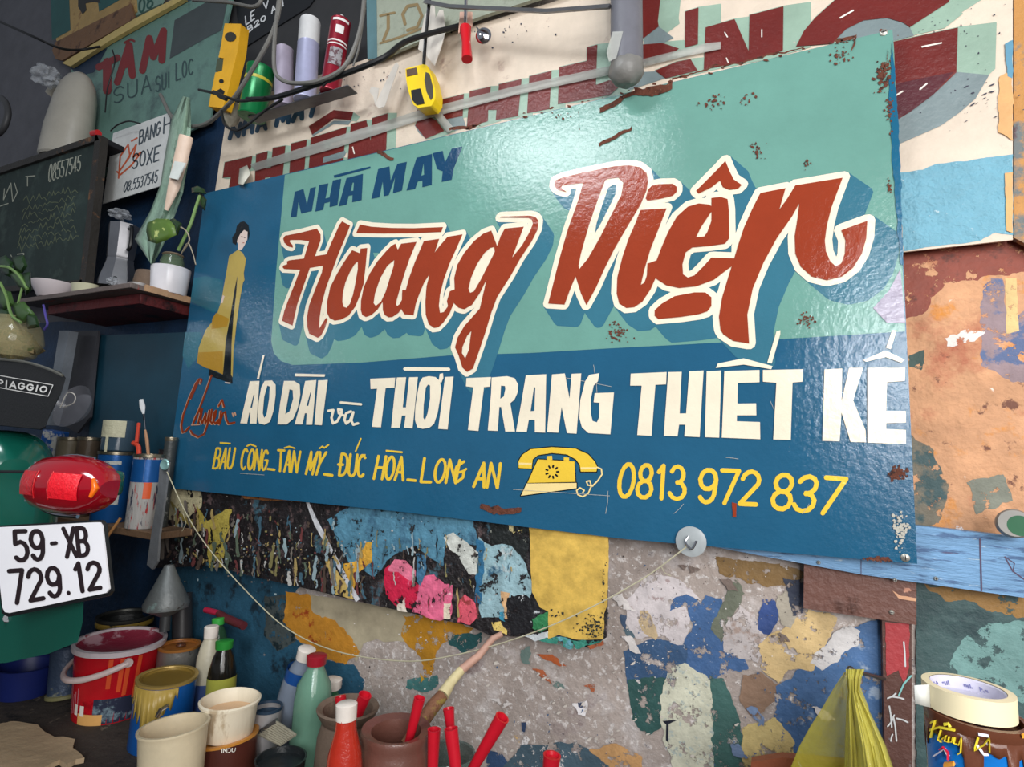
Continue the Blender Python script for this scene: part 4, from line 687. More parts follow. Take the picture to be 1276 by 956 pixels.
# ---------------- jug with bag ----------------
zt = P(80, 188, 1.05).z
t = shelf_box('shelf', 'dark ledge shelf behind the top of the chalkboard', P(30, 200, 1.05).x, P(130, 168, 1.05).x, 1.045, 1.19, zt, .02, m_dark)
bj = P(80, 188, 1.09); bj.z = zt + .001; top = P(95, 95, 1.09); h = top.z - bj.z; r = pm(33, bj)
t = Thing('plastic_jug', 'cloudy white plastic jug with rounded shoulders on the chalkboard shelf', 'jug', bj)
mb = MB(); rows = []
for k_, (f, q) in enumerate([(0, .0), (0, .92), (.02, 1), (.35, 1), (.42, .97), (.7, .86), (.85, .72), (.95, .5), (1.0, .25), (1.0, 0)]): rows.append((q * r, f * h))
M = align(bj, (.1, 0, 1)) @ Matrix.Scale(1.0, 4); mb.lathe(rows, M, 28, squash=.72); t.part('jug_body', mb, mat('jug_white', (160, 155, 144), .4, trans=0, bump=.1, vs=4))
mb = MB(); mb.tube([bj + V((r * .5, -.01, h * .55)), bj + V((r * .75, -.02, h * .75)), bj + V((r * .5, -.01, h * .95))], .012, 10, sm=4); t.part('handle', mb, mat('jug_white', (160, 155, 144), .4))
mb = MB(); a = P(62, 118, 1.08); b_ = P(76, 102, 1.09); mb.tube([a, b_], [.018, .022], 14); t.part('spout', mb, mat('jug_white', (160, 155, 144), .4))
m_film = mat('clear_film', (190, 194, 200), .18, alpha=.42, bump=.8, bs=40, var=.05)
def crumple(c, rad, label, name='plastic_bag', m=None, cat='plastic bag', n=44, wob=.55, ws=8): mb = MB(); mb.ell(c, rad, n=n, wob=wob, ws=ws); return single(name, mb, m or m_film, label, cat, c)
crumple(P(58, 95, 1.02), (.055, .04, .035), 'crumpled clear plastic bag on top of the white jug')
c = P(119, 166, 1.03); mb = MB(); mb.tube([c + V((-.015, 0, .0)), c + V((.018, 0, -.004))], [.012, .012], 12); single('red_tape_roll', mb, mat('cap_red', (180, 30, 34), .2), 'small shiny red roll at the corner of the chalkboard', 'roll', c)
c = P(0, 146, .98); mb = MB(); mb.tube([P(-10, 120, .98), P(4, 124, .98), P(10, 140, .98), P(4, 160, .98), P(-10, 172, .98)], .012, 10, sm=5); single('grey_bracket', mb, mat('blur_grey', (60, 60, 62), .5), 'curved grey bracket on the wall at the left edge', 'bracket', c)
# bag of brushes
S11 = Surf(1.06)
t = Thing('plastic_bag', 'pale green plastic bag with a long brush hanging beside the small white sign', 'plastic bag', S11.at(215, 200))
rows = []
L_ = [(228, 120), (214, 148), (206, 190), (200, 230), (188, 262), (168, 298), (184, 322)]; R_ = [(237, 122), (238, 160), (235, 200), (228, 240), (218, 268), (206, 300), (190, 332)]
for (lx, ly), (rx, ry) in zip(L_, R_): rows.append([P(lx + (rx - lx) * u, ly + (ry - ly) * u, 1.06 - .025 * math.sin(math.pi * u) + .008 * math.sin(u * 14 + ly)) for u in [i / 10 for i in range(11)]])
mb = MB(); mb.grid(rows); t.part('bag', mb, mat('green_film', (160, 190, 168), .3, alpha=.74, bump=.5, bs=50), solid=.0012)
w = [P(232, 170, 1.02), P(225, 200, 1.02), P(216, 235, 1.02), P(207, 262, 1.02)]; mb = MB(); mb.tube(w, [.02, .02, .016, .006], 12, flat=.5); t.part('wrapped_brush', mb, mat('wrap_pink', (216, 190, 170), .4, bump=.2))
w = [P(236, 184, 1.015), P(224, 222, 1.015)]; mb = MB(); mb.box((0, 0, 0), (.003, .003, .003), Matrix.Translation(w[0])); 
t.part('white_wrap', slabpx(Surf(1.0), Q2([(945, 90), (1005, 100), (960, 190), (915, 180)]), .003), mat('wrap_white', (226, 230, 224), .2))
# ---------------- upper shelf and what stands on it ----------------
YF = .96; zsh = P(160, 352, YF).z; xr = P(163, 352, YF).x; xl = P(22, 378, YF).x
t = Thing('wooden_shelf', 'worn wooden shelf plank with red underside left of the big blue sign', 'shelf', V(((xl + xr) / 2, 1.19, zsh)))
mb = MB(); mb.box(((xl + xr) / 2, (YF + 1.198) / 2, zsh - .008), (xr - xl, 1.198 - YF, .016)); t.part('plank', mb, mat('shelf_plank', (104, 92, 88), .6, bump=.4, stretch=(1, 5, 1), spots=[((150, 60, 50), 8, .6, .05), ((190, 160, 120), 14, .66, .04)]), bevel=.002)
mb = MB(); mb.box(((xl + xr) / 2 + .03, (YF + .05 + 1.198) / 2, zsh - .033), (xr - xl - .12, 1.198 - YF - .05, .032)); t.part('batten', mb, mat('shelf_red', (92, 30, 32), .6, bump=.4, spots=[((24, 14, 18), 8, .5, .1)]), bevel=.002)
mb = MB(); mb.box((xr + .004, (YF + .04 + 1.19) / 2, zsh - .006), (.008, 1.15 - YF, .02)); t.part('end_strip', mb, mat('end_strip', (176, 140, 108), .6, bump=.3, spots=[((190, 90, 80), 14, .55, .04), ((210, 170, 50), 18, .64, .03)]))
t = sign('back_panel', 'dark teal sheet panel under the wooden shelf', [(118, 418), (235, 414), (222, 700), (110, 560)], Surf(1.17), .008, mat('panel_teal', (18, 60, 78), .5, bump=.05), 'panel')
t = sign('back_panel', 'narrow dark grey panel beside the teal sheet under the shelf', [(84, 412), (122, 412), (112, 520), (96, 540), (62, 520)], Surf(1.15), .008, mat('panel_grey', (60, 60, 66), .6), 'panel')
t = sign('shelf_post', 'pale grey upright post under the left of the wooden shelf', [(74, 412), (86, 412), (76, 470), (62, 530), (55, 530), (66, 462)], Surf(1.09), .03, mat('post_grey', (126, 132, 140), .6, bump=.2), 'post')
def on(px, py, y, z): p = P(px, py, y); p.z = z; return p
# white pot with pothos cutting in a jar
def glaz(n, c, **k): q = dict(rough=.25, var=.05); q.update(k); return mat(n, c, **q)
b = on(209, 372, 1.095, zsh + .001); r = pm(22, b); h = P(209, 336, 1.095).z - b.z
t = Thing('white_pot', 'white ceramic pot at the right end of the wooden shelf', 'pot', b)
t.part('pot_body', body([(0, 0), (r * .86, 0), (r * .9, .004), (r, h * .9), (r, h), (r * .93, h), (r * .9, h * .85), (0, h * .85)], b), glaz('pot_white', (226, 222, 226)))
bp = b + V((0, 0, h * .86)); zc = bp.z
t = Thing('pothos_cutting', 'trailing pothos cutting with variegated leaves in a glass of water inside the white pot', 'plant', bp)
t.part('glass', body([(0, 0), (r * .62, 0), (r * .62, h * .4), (r * .5, h * .62), (r * .5, h * .66), (r * .46, h * .6), (r * .55, h * .38), (r * .55, .004)], bp), mat('dim_glass', (120, 140, 110), .1, alpha=.45))
t.part('rim', body([(r * .5, h * .62), (r * .56, h * .66), (r * .5, h * .70)], bp), mat('rim_clay', (150, 130, 106), .5))
m_leaf = mat('pothos_leaf', (84, 112, 44), .4, spots=[((190, 200, 120), 30, .58, .05)]); m_leafd = mat('dark_leaf', (34, 60, 30), .4); m_stem = mat('stem_green', (112, 142, 82), .5)
mb = MB(); mb.tube([P(222, 312, .97), P(230, 296, .97), P(238, 278, .97), P(243, 262, .98), (P(249, 244, .99))], .0045, 8, sm=4); t.part('stem', mb, m_stem)
mb = MB(); mb.tube([P(228, 313, .96), P(236, 300, .95), P(232, 288, .95), P(222, 282, .95), P(216, 285, .95)], .002, 6, sm=4); mb.tube([P(226, 316, .96), P(234, 303, .95), P(240, 315, .95), P(244, 330, .95)], .0015, 6, sm=4); t.part('tendril', mb, mat('tendril', (150, 140, 120), .5))
def leaf(t, pts, S_, m, name='leaf', bend=.01):
    cx = sum(p[0] for p in pts) / len(pts); cy = sum(p[1] for p in pts) / len(pts); c = S_.at(cx, cy, bend); mb = MB(); n = len(pts)
    mid = [S_.at(cx + (x - cx) * .55, cy + (y - cy) * .55, bend * .8) for x, y in pts]; out = [S_.at(x, y) for x, y in pts]
    mb.add([c] + mid + out, [[0, 1 + i, 1 + (i + 1) % n] for i in range(n)] + [[1 + i, 1 + n + i, 1 + n + (i + 1) % n, 1 + (i + 1) % n] for i in range(n)]); return t.part(name, mb, m, solid=.0012)
leaf(t, Q2([(800, 425), (850, 402), (915, 405), (945, 440), (955, 490), (900, 520), (850, 538), (805, 525), (792, 470)]), Surf(.94), m_leaf, bend=.006)
leaf(t, Q2([(915, 410), (940, 400), (985, 430), (962, 495), (945, 440)]), Surf(.95), m_leafd)
leaf(t, Q2([(1038, 235), (1070, 225), (1105, 240), (1120, 270), (1080, 265), (1040, 262)]), Surf(.99), m_leafd)
leaf(t, Q2([(1080, 255), (1120, 300), (1110, 360), (1080, 330)]), Surf(1.0), m_leafd)
# moka pot
b = on(147, 344, 1.09, zsh + .042); t = Thing('moka_pot', 'faceted aluminium moka pot standing in a black pan on the shelf', 'moka pot', b)
r = pm(21, b); hh = P(147, 284, 1.09).z - b.z
m_alu = mat('aluminium', (150, 150, 154), .3, .9)
t.part('boiler', body([(0, 0), (r, 0), (r * .98, hh * .15), (r * .72, hh * .42), (r * .72, hh * .46)], b, n=8), m_alu)
t.part('upper_chamber', body([(r * .66, hh * .46), (r * .72, hh * .5), (r * .82, hh * 1.0), (r * .75, hh * 1.0), (r * .6, hh * .55)], b, n=8), m_alu)
mb = MB(); mb.tube([b + V((r * .8, -.01, hh * .92)), b + V((r * 1.35, -.02, hh * .9)), b + V((r * 1.45, -.02, hh * .62)), b + V((r * 1.25, -.02, hh * .55))], .006, 8, sm=4); t.part('handle', mb, m_black)
bp = on(143, 356, 1.08, zsh + .001); t = Thing('frying_pan', 'small black pan under the moka pot', 'pan', bp)
mb = body([(0, 0), (.06, 0), (.078, .035), (.08, .036), (.074, .034), (.058, .006), (0, .006)], bp, n=24); t.part('pan_body', mb, mat('pan_black', (20, 20, 22), .25, .5))
mb = MB(); mb.tube([bp + V((.05, -.045, .034)), bp + V((.11, -.06, .05))], .006, 8); t.part('handle', mb, m_black)
crumple(P(150, 267, 1.08), (.035, .028, .016), 'crumpled clear plastic wrap on top of the moka pot')
b = on(66, 372, 1.0, zsh + .001); t = Thing('small_bowl', 'small ribbed white bowl near the left end of the wooden shelf', 'bowl', b); r = pm(25, b)
t.part('bowl_body', body([(0, 0), (r * .6, 0), (r * .65, .003), (r, r * .75), (r * .97, r * .77), (r * .6, .008), (0, .006)], b, n=30), glaz('bowl_white', (226, 214, 216)))
b = on(106, 361, 1.0, zsh + .001); t = Thing('oval_dish', 'cream oval dish left of the black pan', 'dish', b); r = pm(20, b)
t.part('dish_body', body([(0, 0), (r * .8, 0), (r, r * .55), (r * .96, r * .55), (r * .75, .006), (0, .006)], b, squash=.7), glaz('dish_cream', (196, 192, 164)))
b = on(170, 356, 1.03, zsh + .001); t = Thing('oval_dish', 'pale grey dish right of the black pan', 'dish', b); r = pm(13, b)
t.part('dish_body', body([(0, 0), (r * .8, 0), (r, r * .7), (r * .96, r * .7), (r * .75, .006), (0, .006)], b, squash=.7), glaz('dish_grey', (170, 166, 164)))
crumple(P(140, 350, .985), (.018, .012, .012), 'small scrap of clear wrap at the front of the shelf')
b = on(186, 366, 1.10, zsh + .001); t = Thing('clay_pot', 'brown clay pot half hidden behind the white pot', 'pot', b); t.part('pot_body', body([(0, 0), (.03, 0), (.05, .05), (.045, .085), (.04, .085), (.04, .07), (0, .07)], b), mat('clay_brown', (112, 92, 76), .7, bump=.3))
# left plant in hanging glass
t = Thing('hanging_plant', 'trailing green plant in a round glass jar of roots at the left edge', 'plant', P(20, 425, .8))
c = P(18, 424, .8); rr = pm(30, c)
mb = MB(); mb.lathe([(rr * .3, -rr * .9), (rr * .75, -rr * .7), (rr, -rr * .1), (rr * .9, rr * .45), (rr * .7, rr * .8), (rr * .74, rr * .95)], align(c), 24); t.part('glass_jar', mb, mat('jar_glass', (170, 160, 120), .08, alpha=.5))
mb = MB(); mb.ell(c - V((0, 0, rr * .12)), (rr * .82, rr * .82, rr * .62), n=18, wob=.5); t.part('roots', mb, mat('roots', (136, 118, 82), .8, bump=.8, bs=90, spots=[((70, 76, 40), 40, .5, .05)]))
LS = Surf(.78); m_lm = mat('mid_leaf', (58, 88, 40), .4)
for pts, m in ((Q2([(-20, 620), (30, 600), (70, 640), (60, 720), (10, 700)]), m_leafd), (Q2([(60, 610), (130, 600), (150, 660), (120, 700), (80, 680)]), m_leafd), (Q2([(40, 690), (90, 680), (160, 740), (150, 800), (100, 770)]), m_lm), (Q2([(0, 780), (60, 800), (80, 870), (20, 900), (-20, 860)]), m_lm), (Q2([(60, 860), (130, 850), (190, 920), (130, 970), (80, 940)]), m_lm), (Q2([(-20, 880), (50, 900), (60, 960), (0, 990)]), m_leafd), (Q2([(120, 700), (165, 690), (170, 790), (140, 820)]), m_leafd), (Q2([(130, 900), (200, 930), (215, 990), (150, 1000)]), m_leafd)): leaf(t, pts, LS, m)
mb = MB(); w = [P(0, 332, .77), P(12, 334, .77), P(24, 344, .77), P(34, 360, .77)]; mb.tube(w, .004, 6, sm=4); mb.tube([P(0, 352, .77), P(8, 370, .77), P(14, 392, .77), P(26, 402, .77)], .004, 6, sm=4); mb.tube([P(15, 405, .79), P(22, 380, .78), P(30, 350, .78)], .003, 6, sm=4); t.part('stem', mb, m_stem)
mb = MB(); mb.tube([P(54, 380, .84), P(57, 395, .84), P(59, 404, .84), P(55, 411, .84)], .003, 6, sm=4); single('hook', mb, mat('hook_violet', (84, 74, 150), .4), 'small violet hook under the left end of the shelf', 'hook', P(54, 380, .84))
# ---------------- lower left shelf with tins ----------------
YL = 1.03
xl0 = P(112, 655, YL).x; xr0 = P(192, 655, YL).x
zl = P(165, 660, YL).z
t = Thing('wooden_shelf', 'short raw wooden shelf holding the blue tins above the paint bucket', 'shelf', V(((xl0 + xr0) / 2, 1.15, zl)))
mb = MB(); mb.box(((xl0 + xr0) / 2 - .13, (YL + 1.15) / 2, zl - .01), (xr0 - xl0 + .26, 1.15 - YL, .02)); t.part('plank', mb, mat('raw_plank', (110, 84, 62), .7, bump=.4, stretch=(1, 4, 1), spots=[((190, 150, 110), 10, .62, .05)]), bevel=.002)
mb = MB(); mb.tube([P(131, 673, 1.0), P(150, 646, 1.02)], .004, 8); single('stick', mb, mat('stick_wood', (170, 120, 70), .6), 'thin wooden stick poking out under the lower shelf', 'stick', P(131, 673, .91))
m_tinb = mat('tin_blue', (30, 92, 160), .3, .3, bump=.05); m_rim = mat('tin_rim', (160, 150, 130), .35, .9, bump=.2)
def tin(name, label, b, r, h, mbody, mrim, mtop=None, up=(0, 0, 1), depth=.2, cat='tin', group=None, extra=None, n=32, lid=False):
    t = Thing(name, label, cat, b, group)
    t.part('can_body', body([(0, 0), (r * .98, 0), (r, .002), (r, h * .96)], b, up, n), mbody)
    t.part('rim', body([(r, h * .955), (r * 1.035, h * .96), (r * 1.04, h), (r * .92, h), (r * .9, h * .97)], b, up, n), mrim)
    if lid: t.part('lid', body([(r * .92, h * .985), (r * .84, h * .985), (r * .8, h * .96), (r * .3, h * .962), (0, h * .962)], b, up, n), mtop)
    else: t.part('paint', body([(r * .98, h * .9), (r * .9, h * (1 - depth)), (0, h * (1 - depth))], b, up, n), mtop or mbody)
    return t
def tinpx(px, ytop, rpx, y, z0): p = P(px, ytop, y); return V((p.x, y, z0)), pm(rpx, p), p.z - z0
b, r, h = tinpx(146, 563, 19, 1.075, zl + .001)
t = tin('paint_tin', 'blue tin with a cream smeared jar on top, middle of the lower shelf', b, r, h, m_tinb, m_rim, mat('dark_paint', (40, 40, 46), .4))
mb = MB(); mb.lathe([(r * 1.006, h * .25), (r * 1.006, h * .4)], align(b), 14, a0=-1.5, a1=-.1); mb.lathe([(r * 1.006, h * .82), (r * 1.006, h * .87)], align(b), 14, a0=-1.2, a1=-.2); t.part('label', mb, mat('label_pale', (196, 196, 190), .5, spots=[((60, 90, 130), 40, .52, .05)]))
bj = b + V((0, 0, h + .001)); r2 = r * .95; h2 = P(150, 524, 1.075).z - bj.z
t = Thing('plastic_jar', 'clear plastic jar with a cream paint smear standing on the blue tin', 'jar', bj)
t.part('jar_body', body([(0, 0), (r2 * .9, 0), (r2, .004), (r2, h2 * .8), (r2 * .9, h2)], bj), mat('dim_jar', (70, 90, 106), .15, alpha=.75))
mb = MB(); mb.lathe([(r2 * 1.03, h2 * .45), (r2 * 1.03, h2 * .98)], align(bj), 14, a0=-1.9, a1=-.2, wob=.05); mb.lathe([(r2 * 1.05, -.004), (r2 * 1.05, h2 * .5)], align(bj), 3, a0=-1.3, a1=-1.1); t.part('cream_smear', mb, mat('smear_cream', (206, 202, 172), .5, bump=.4, bs=80))
b, r, h = tinpx(187, 566, 17, 1.065, zl + .001)
t = tin('paint_tin', 'blue and white tin with red drips at the right end of the lower shelf', b, r, h, mat('tin_dirty_white', (176, 172, 168), .4, bump=.2, stretch=(9, 9, 1.2), spots=[((176, 50, 50), 14, .56, .04), ((40, 46, 70), 10, .56, .04)]), m_rim, mat('dark_paint', (40, 40, 46), .4))
t.part('blue_label', body([(r * 1.006, h * .62), (r * 1.006, h * .93)], b), m_tinb)
mb = MB(); mb.lathe([(r * 1.01, h * .4), (r * 1.01, h * .62)], align(b), 6, a0=-.7, a1=-.2); t.part('orange_daub', mb, mat('daub_orange', (224, 90, 40), .4))
bb = b + V((-.02, -.01, h * .8)); tp_ = P(176, 498, .97)
t = Thing('paintbrush', 'thin paintbrush with pale bristles standing up out of the shelf tins', 'paintbrush', P(184, 566, .97))
w = [P(186, 578, 1.06), P(183, 548, 1.06), P(181, 536, 1.06), P(179, 516, 1.06), P(176, 498, 1.06)]
mb = MB(); mb.tube(w[:3], [.004, .005, .003], 8); t.part('handle', mb, mat('brush_wood', (186, 140, 106), .5)); mb = MB(); mb.tube(w[2:4], [.0025, .003], 8); t.part('ferrule', mb, m_chrome)
mb = MB(); mb.tube([w[3], (w[3] + w[4]) / 2, w[4]], [.003, .008, .006], 8, flat=.5); t.part('bristles', mb, mat('bristle_white', (206, 208, 210), .6, bump=.3, stretch=(8, 8, 1)))
mb = MB(); mb.tube([P(166, 552, .96), P(172, 556, .96), P(173, 566, .96)], .006, 8, sm=4); mb.tube([P(173, 528, .98), P(170, 552, .96)], .005, 8); single('pliers', mb, mat('plier_red', (196, 66, 46), .4), 'red-tipped pliers handle between the two blue tins', 'pliers', P(170, 552, .96))
b, r, h = tinpx(214, 545, 7, 1.11, zl + .001)
t = tin('small_jar', 'narrow smudged dark jar against the left edge of the big blue sign', b, r, h, mat('smudged_jar', (56, 60, 60), .4, bump=.3, spots=[((150, 150, 146), 30, .56, .04)]), m_rim)
b, r, h = tinpx(88, 545, 13, 1.07, zl + .001)
tin('small_jar', 'small tan jar with a screw lid behind the red tail light, left one', b, r, h, mat('tan_jar', (128, 118, 98), .4, bump=.2), m_rim, mat('dark_paint', (40, 40, 46), .4), cat='jar')
b, r, h = tinpx(112, 545, 12, 1.09, zl + .001)
tin('small_jar', 'small brown jar with a screw lid behind the red tail light, right one', b, r, h, mat('brown_jar', (92, 78, 64), .4, bump=.2), m_rim, mat('dark_paint', (40, 40, 46), .4), cat='jar')
c = P(60, 552, 1.06); b = on(60, 552, 1.06, zl + .001)
t = Thing('carton', 'blue and white drink carton behind the scooter seat', 'carton', b)
hh = c.z + .045 - b.z; M = align(b, (.15, 0, 1), .5)
mb = MB(); mb.box((0, 0, hh / 2), (.062, .04, hh), M); t.part('box', mb, mat('carton_blue', (40, 96, 176), .4, spots=[((226, 226, 220), 11, .55, .04), ((196, 170, 80), 13, .63, .04)]), bevel=.003)
# clear plastic bowl + knife post
t = Thing('plastic_bowl', 'smoky clear plastic bowl leaning behind the scooter seat', 'bowl', P(92, 520, 1.0)); c = P(93, 510, 1.0)
t.part('bowl_body', body([(0, 0), (.05, .01), (.066, .03), (.07, .034)], c + V((0, .02, 0)), (.2, -1, .3), 26), mat('smoky', (128, 128, 136), .15, alpha=.5)); mb = MB(); mb.tube([P(75, 508, .95), P(84, 490, .95), P(93, 492, .95), P(92, 502, .95), P(78, 508, .95)], .0015, 5, sm=4); t.part('white_mark', mb, m_white)
t = Thing('scraper', 'long dull steel scraper blade hanging beside the small tins', 'scraper', P(200, 590, 1.04))
t.part('blade', slabpx(Surf(1.03), [(199, 578), (210, 576), (205, 620), (198, 668), (196, 700), (190, 710), (183, 704), (188, 668), (196, 620)], .006), mat('blade_steel', (132, 134, 138), .45, .3, bump=.3), bevel=.001)
c = P(205, 579, 1.02); t.part('hanging_ring', body([(0, .0), (.008, 0), (.013, .003), (.016, .0), (.013, -.003)], c, (0.2, -1, 0), 18), mat('ring_teal', (140, 180, 178), .3, .3))
# cone shade
top = P(211, 704, 1.06); bot = P(207, 758, 1.06); t = Thing('metal_funnel', 'dull grey metal funnel with paint specks hanging below the scraper', 'funnel', bot)
hh = (top - bot).length; t.part('cone', body([(pm(5, top), hh), (pm(15, top), hh * .55), (pm(26, bot), hh * .12), (pm(25, bot), 0), (pm(12, bot), -.014), (pm(7, bot), -.02)], bot, top - bot), mat('funnel_grey', (122, 126, 126), .45, .4, bump=.2, spots=[((60, 46, 40), 30, .66, .03), ((160, 190, 186), 9, .6, .06)]))
t.part('spout', body([(pm(6, bot), -.014), (pm(6, bot), -.06), (0, -.06)], bot, top - bot), mat('funnel_dark', (80, 82, 84), .5, .4))
mb = MB(); mb.tube([P(227, 740, 1.15), P(227, 800, 1.15)], pm(12, bot), 14); single('grey_bottle', mb, mat('dark_bottle', (56, 54, 56), .4), 'dark grey bottle hanging behind the metal funnel', 'bottle', P(226, 800, 1.1))
# ---------------- strings ----------------
m_str = mat('string', (190, 184, 156), .7)
w = [P(208, 588, 1.0), P(232, 640, 1.03), P(262, 686, 1.06), P(310, 740, 1.1), (P(360, 785, 1.12)), P(420, 812, 1.13), P(500, 824, 1.13), P(560, 818, 1.12), P(640, 797, 1.11), P(720, 765, 1.11), P(800, 722, 1.11), P(855, 682, 1.11)]
mb = MB(); mb.tube(w, .0014, 6, sm=8); mb.tube([P(824, 706, 1.11), P(828, 714, 1.11), P(836, 718, 1.11)], .0008, 5); mb.tube([P(228, 640, 1.03), P(232, 652, 1.03), P(227, 662, 1.03)], .0008, 5); single('string', mb, m_str, 'thin pale string sagging from the scraper to the round washer', 'string', w[6])
t = Thing('round_washer', 'large round translucent washer screwed at the bottom edge of the big blue sign', 'washer', P(860, 675, 1.125)); c = P(861, 675, 1.128); r = pm(18.5, c)
t.part('disc', body([(0, .004), (r * .6, .004), (r, .001), (r, -.002), (0, -.002)], c, (0, -1, 0), 30), mat('washer_grey', (176, 182, 184), .3, alpha=.85)); mb = MB(); mb.tube([P(858, 668, 1.118), P(854, 676, 1.112), P(862, 684, 1.11), P(868, 674, 1.114)], .0022, 8, sm=4); t.part('hook', mb, m_chrome)
# ---------------- palette board ----------------
YP = 1.15; SP = Surf(YP)
PB = [(198, 560), (188, 708), (270, 705), (300, 715), (400, 738), (470, 755), (585, 780), (610, 792), (670, 795), (700, 800), (735, 808), (755, 795), (757, 640)]
pb = Thing('palette_board', 'long board thick with smeared paint hanging below the big blue sign', 'board', SP.at(480, 720))
m_pal = mat('palette_black', (34, 30, 32), .45, bump=.8, bs=60, vs=20, var=.5, spots=[((90, 74, 74), 26, .55, .06), ((64, 96, 110), 12, .6, .05), ((180, 172, 164), 75, .64, .03), ((110, 60, 56), 30, .64, .04)])
pb.part('board', board(SP, PB, .012), m_pal)
def daub(name, pts, col, lift=.001, amp=2.6, spots=(), rgh=.45, bump=.5, k=[0]):
    k[0] += 1; mb = MB(); fill(mb, SP, [rough(pts, amp, 3, k[0] * 2.3)], lift + .00008 * k[0]); pb.part(name, mb, mat('daub_%d' % k[0], col, rgh, bump=bump, bs=70, vs=25, var=.25, spots=spots, peel=0 if name == 'yellow_field' else .42))
L1 = lambda p: Z(180, 600, 4.253, p); L2 = lambda p: Z(440, 600, 3.753, p)
daub('paint_daub', L1([(120, 20), (310, 30), (300, 130), (220, 210), (110, 200)]), (192, 182, 146))
daub('paint_daub', L1([(280, 120), (330, 220), (420, 150), (460, 150), (430, 280), (410, 460), (340, 460), (335, 270), (290, 260)]), (178, 160, 76))
daub('paint_daub', L1([(120, 90), (230, 200), (300, 210), (250, 250), (170, 180)]), (150, 134, 70))
daub('paint_daub', L2([(-60, 140), (0, 110), (560, 175), (590, 300), (480, 290), (430, 300), (420, 400), (290, 300), (200, 330), (100, 440), (-20, 380), (-120, 180)]), (86, 136, 160), spots=[((50, 84, 110), 7, .5, .12), ((190, 204, 210), 60, .66, .03), ((40, 70, 74), 10, .6, .08)])
daub('paint_daub', L2([(590, 260), (640, 300), (730, 290), (790, 340), (840, 480), (830, 560), (740, 530), (720, 640), (600, 640), (580, 440)]), (150, 182, 190), spots=[((222, 224, 222), 14, .55, .08), ((60, 100, 124), 11, .6, .06), ((60, 60, 64), 30, .64, .04)])
daub('paint_daub', L1([(960, 410), (985, 405), (1040, 500), (1090, 560), (1110, 620), (1010, 600)]), (206, 176, 104))
daub('paint_daub', L1([(1055, 440), (1130, 420), (1170, 320), (1205, 320), (1200, 430), (1130, 490), (1110, 580), (1070, 520)]), (222, 168, 66))
daub('paint_daub', L1([(850, 95), (866, 98), (930, 230), (1050, 460), (1140, 625), (1120, 640), (1030, 470), (900, 230)]), (206, 206, 210), .0016, .5)
daub('paint_daub', L2([(140, 420), (170, 390), (200, 400), (300, 480), (330, 520), (290, 600), (215, 600), (160, 540)]), (206, 36, 72), spots=[((226, 110, 140), 20, .58, .08)])
daub('paint_daub', L2([(190, 360), (250, 370), (290, 420), (290, 470), (210, 430), (160, 420)]), (226, 120, 146))
daub('paint_daub', L2([(320, 450), (380, 435), (420, 480), (470, 490), (460, 640), (400, 650), (280, 610), (290, 550)]), (228, 108, 142), spots=[((196, 44, 80), 16, .56, .08), ((240, 190, 196), 30, .64, .05)])
daub('paint_daub', L2([(490, 560), (520, 530), (560, 560), (590, 620), (550, 670), (490, 660)]), (222, 92, 110), spots=[((150, 60, 60), 26, .54, .08)])
daub('paint_daub', L2([(210, 580), (240, 550), (262, 612), (215, 604)]), (232, 220, 204))
daub('paint_daub', L2([(425, 570), (460, 570), (455, 650), (425, 645)]), (230, 214, 190))
daub('paint_daub', L2([(295, 340), (345, 350), (345, 430), (310, 490), (298, 440)]), (70, 118, 150))
daub('paint_daub', L2([(425, 262), (470, 240), (585, 330), (575, 440), (540, 430), (480, 340), (450, 320)]), (204, 206, 198), .002, 2)
daub('paint_daub', L2([(575, 260), (615, 280), (610, 360), (600, 580), (570, 560), (578, 400)]), (48, 108, 146))
daub('paint_daub', L2([(690, 515), (730, 520), (735, 580), (725, 640), (705, 640), (700, 570)]), (216, 172, 126))
daub('paint_daub', L2([(720, 545), (800, 530), (860, 560), (875, 640), (820, 700), (740, 720), (720, 620)]), (28, 28, 32), spots=[((200, 204, 206), 36, .6, .03)])
daub('paint_daub', L2([(650, 655), (690, 650), (720, 700), (718, 718), (655, 695)]), (238, 204, 116))
daub('paint_daub', L2([(680, 620), (705, 615), (710, 660), (690, 655)]), (60, 150, 180))
daub('paint_daub', L2([(640, 190), (820, 200), (822, 290), (800, 370), (740, 300), (650, 290)]), (30, 34, 34), spots=[((170, 172, 160), 30, .6, .04)])
daub('paint_daub', L2([(720, 195), (745, 195), (750, 240), (728, 230)]), (230, 214, 160)); daub('paint_daub', L2([(755, 240), (795, 225), (790, 245), (750, 252)]), (222, 206, 130))
daub('yellow_field', L2([(822, 190), (1195, 240), (1192, 580), (1172, 620), (1170, 740), (1060, 742), (960, 720), (912, 735), (910, 610), (870, 590), (838, 520)]), (214, 176, 84), .0022, 1, bump=.15, rgh=.5)
daub('paint_daub', L2([(835, 640), (890, 620), (920, 600), (915, 680), (870, 710), (840, 690)]), (52, 128, 80)); daub('paint_daub', L2([(880, 700), (960, 730), (1060, 745), (1170, 745), (1150, 770), (1010, 785), (930, 760), (870, 745)]), (60, 140, 122), spots=[((110, 170, 190), 14, .52, .06)])
daub('paint_daub', L2([(790, 720), (850, 715), (920, 700), (910, 730), (850, 745)]), (206, 212, 214)); daub('paint_daub', L2([(1100, 770), (1170, 745), (1172, 765), (1110, 785)]), (170, 90, 56))
daub('paint_daub', L1([(1080, 90), (760, 80), (500, 60), (530, 90), (620, 100), (880, 110), (1020, 120), (1070, 115)]), (140, 90, 52), amp=1)
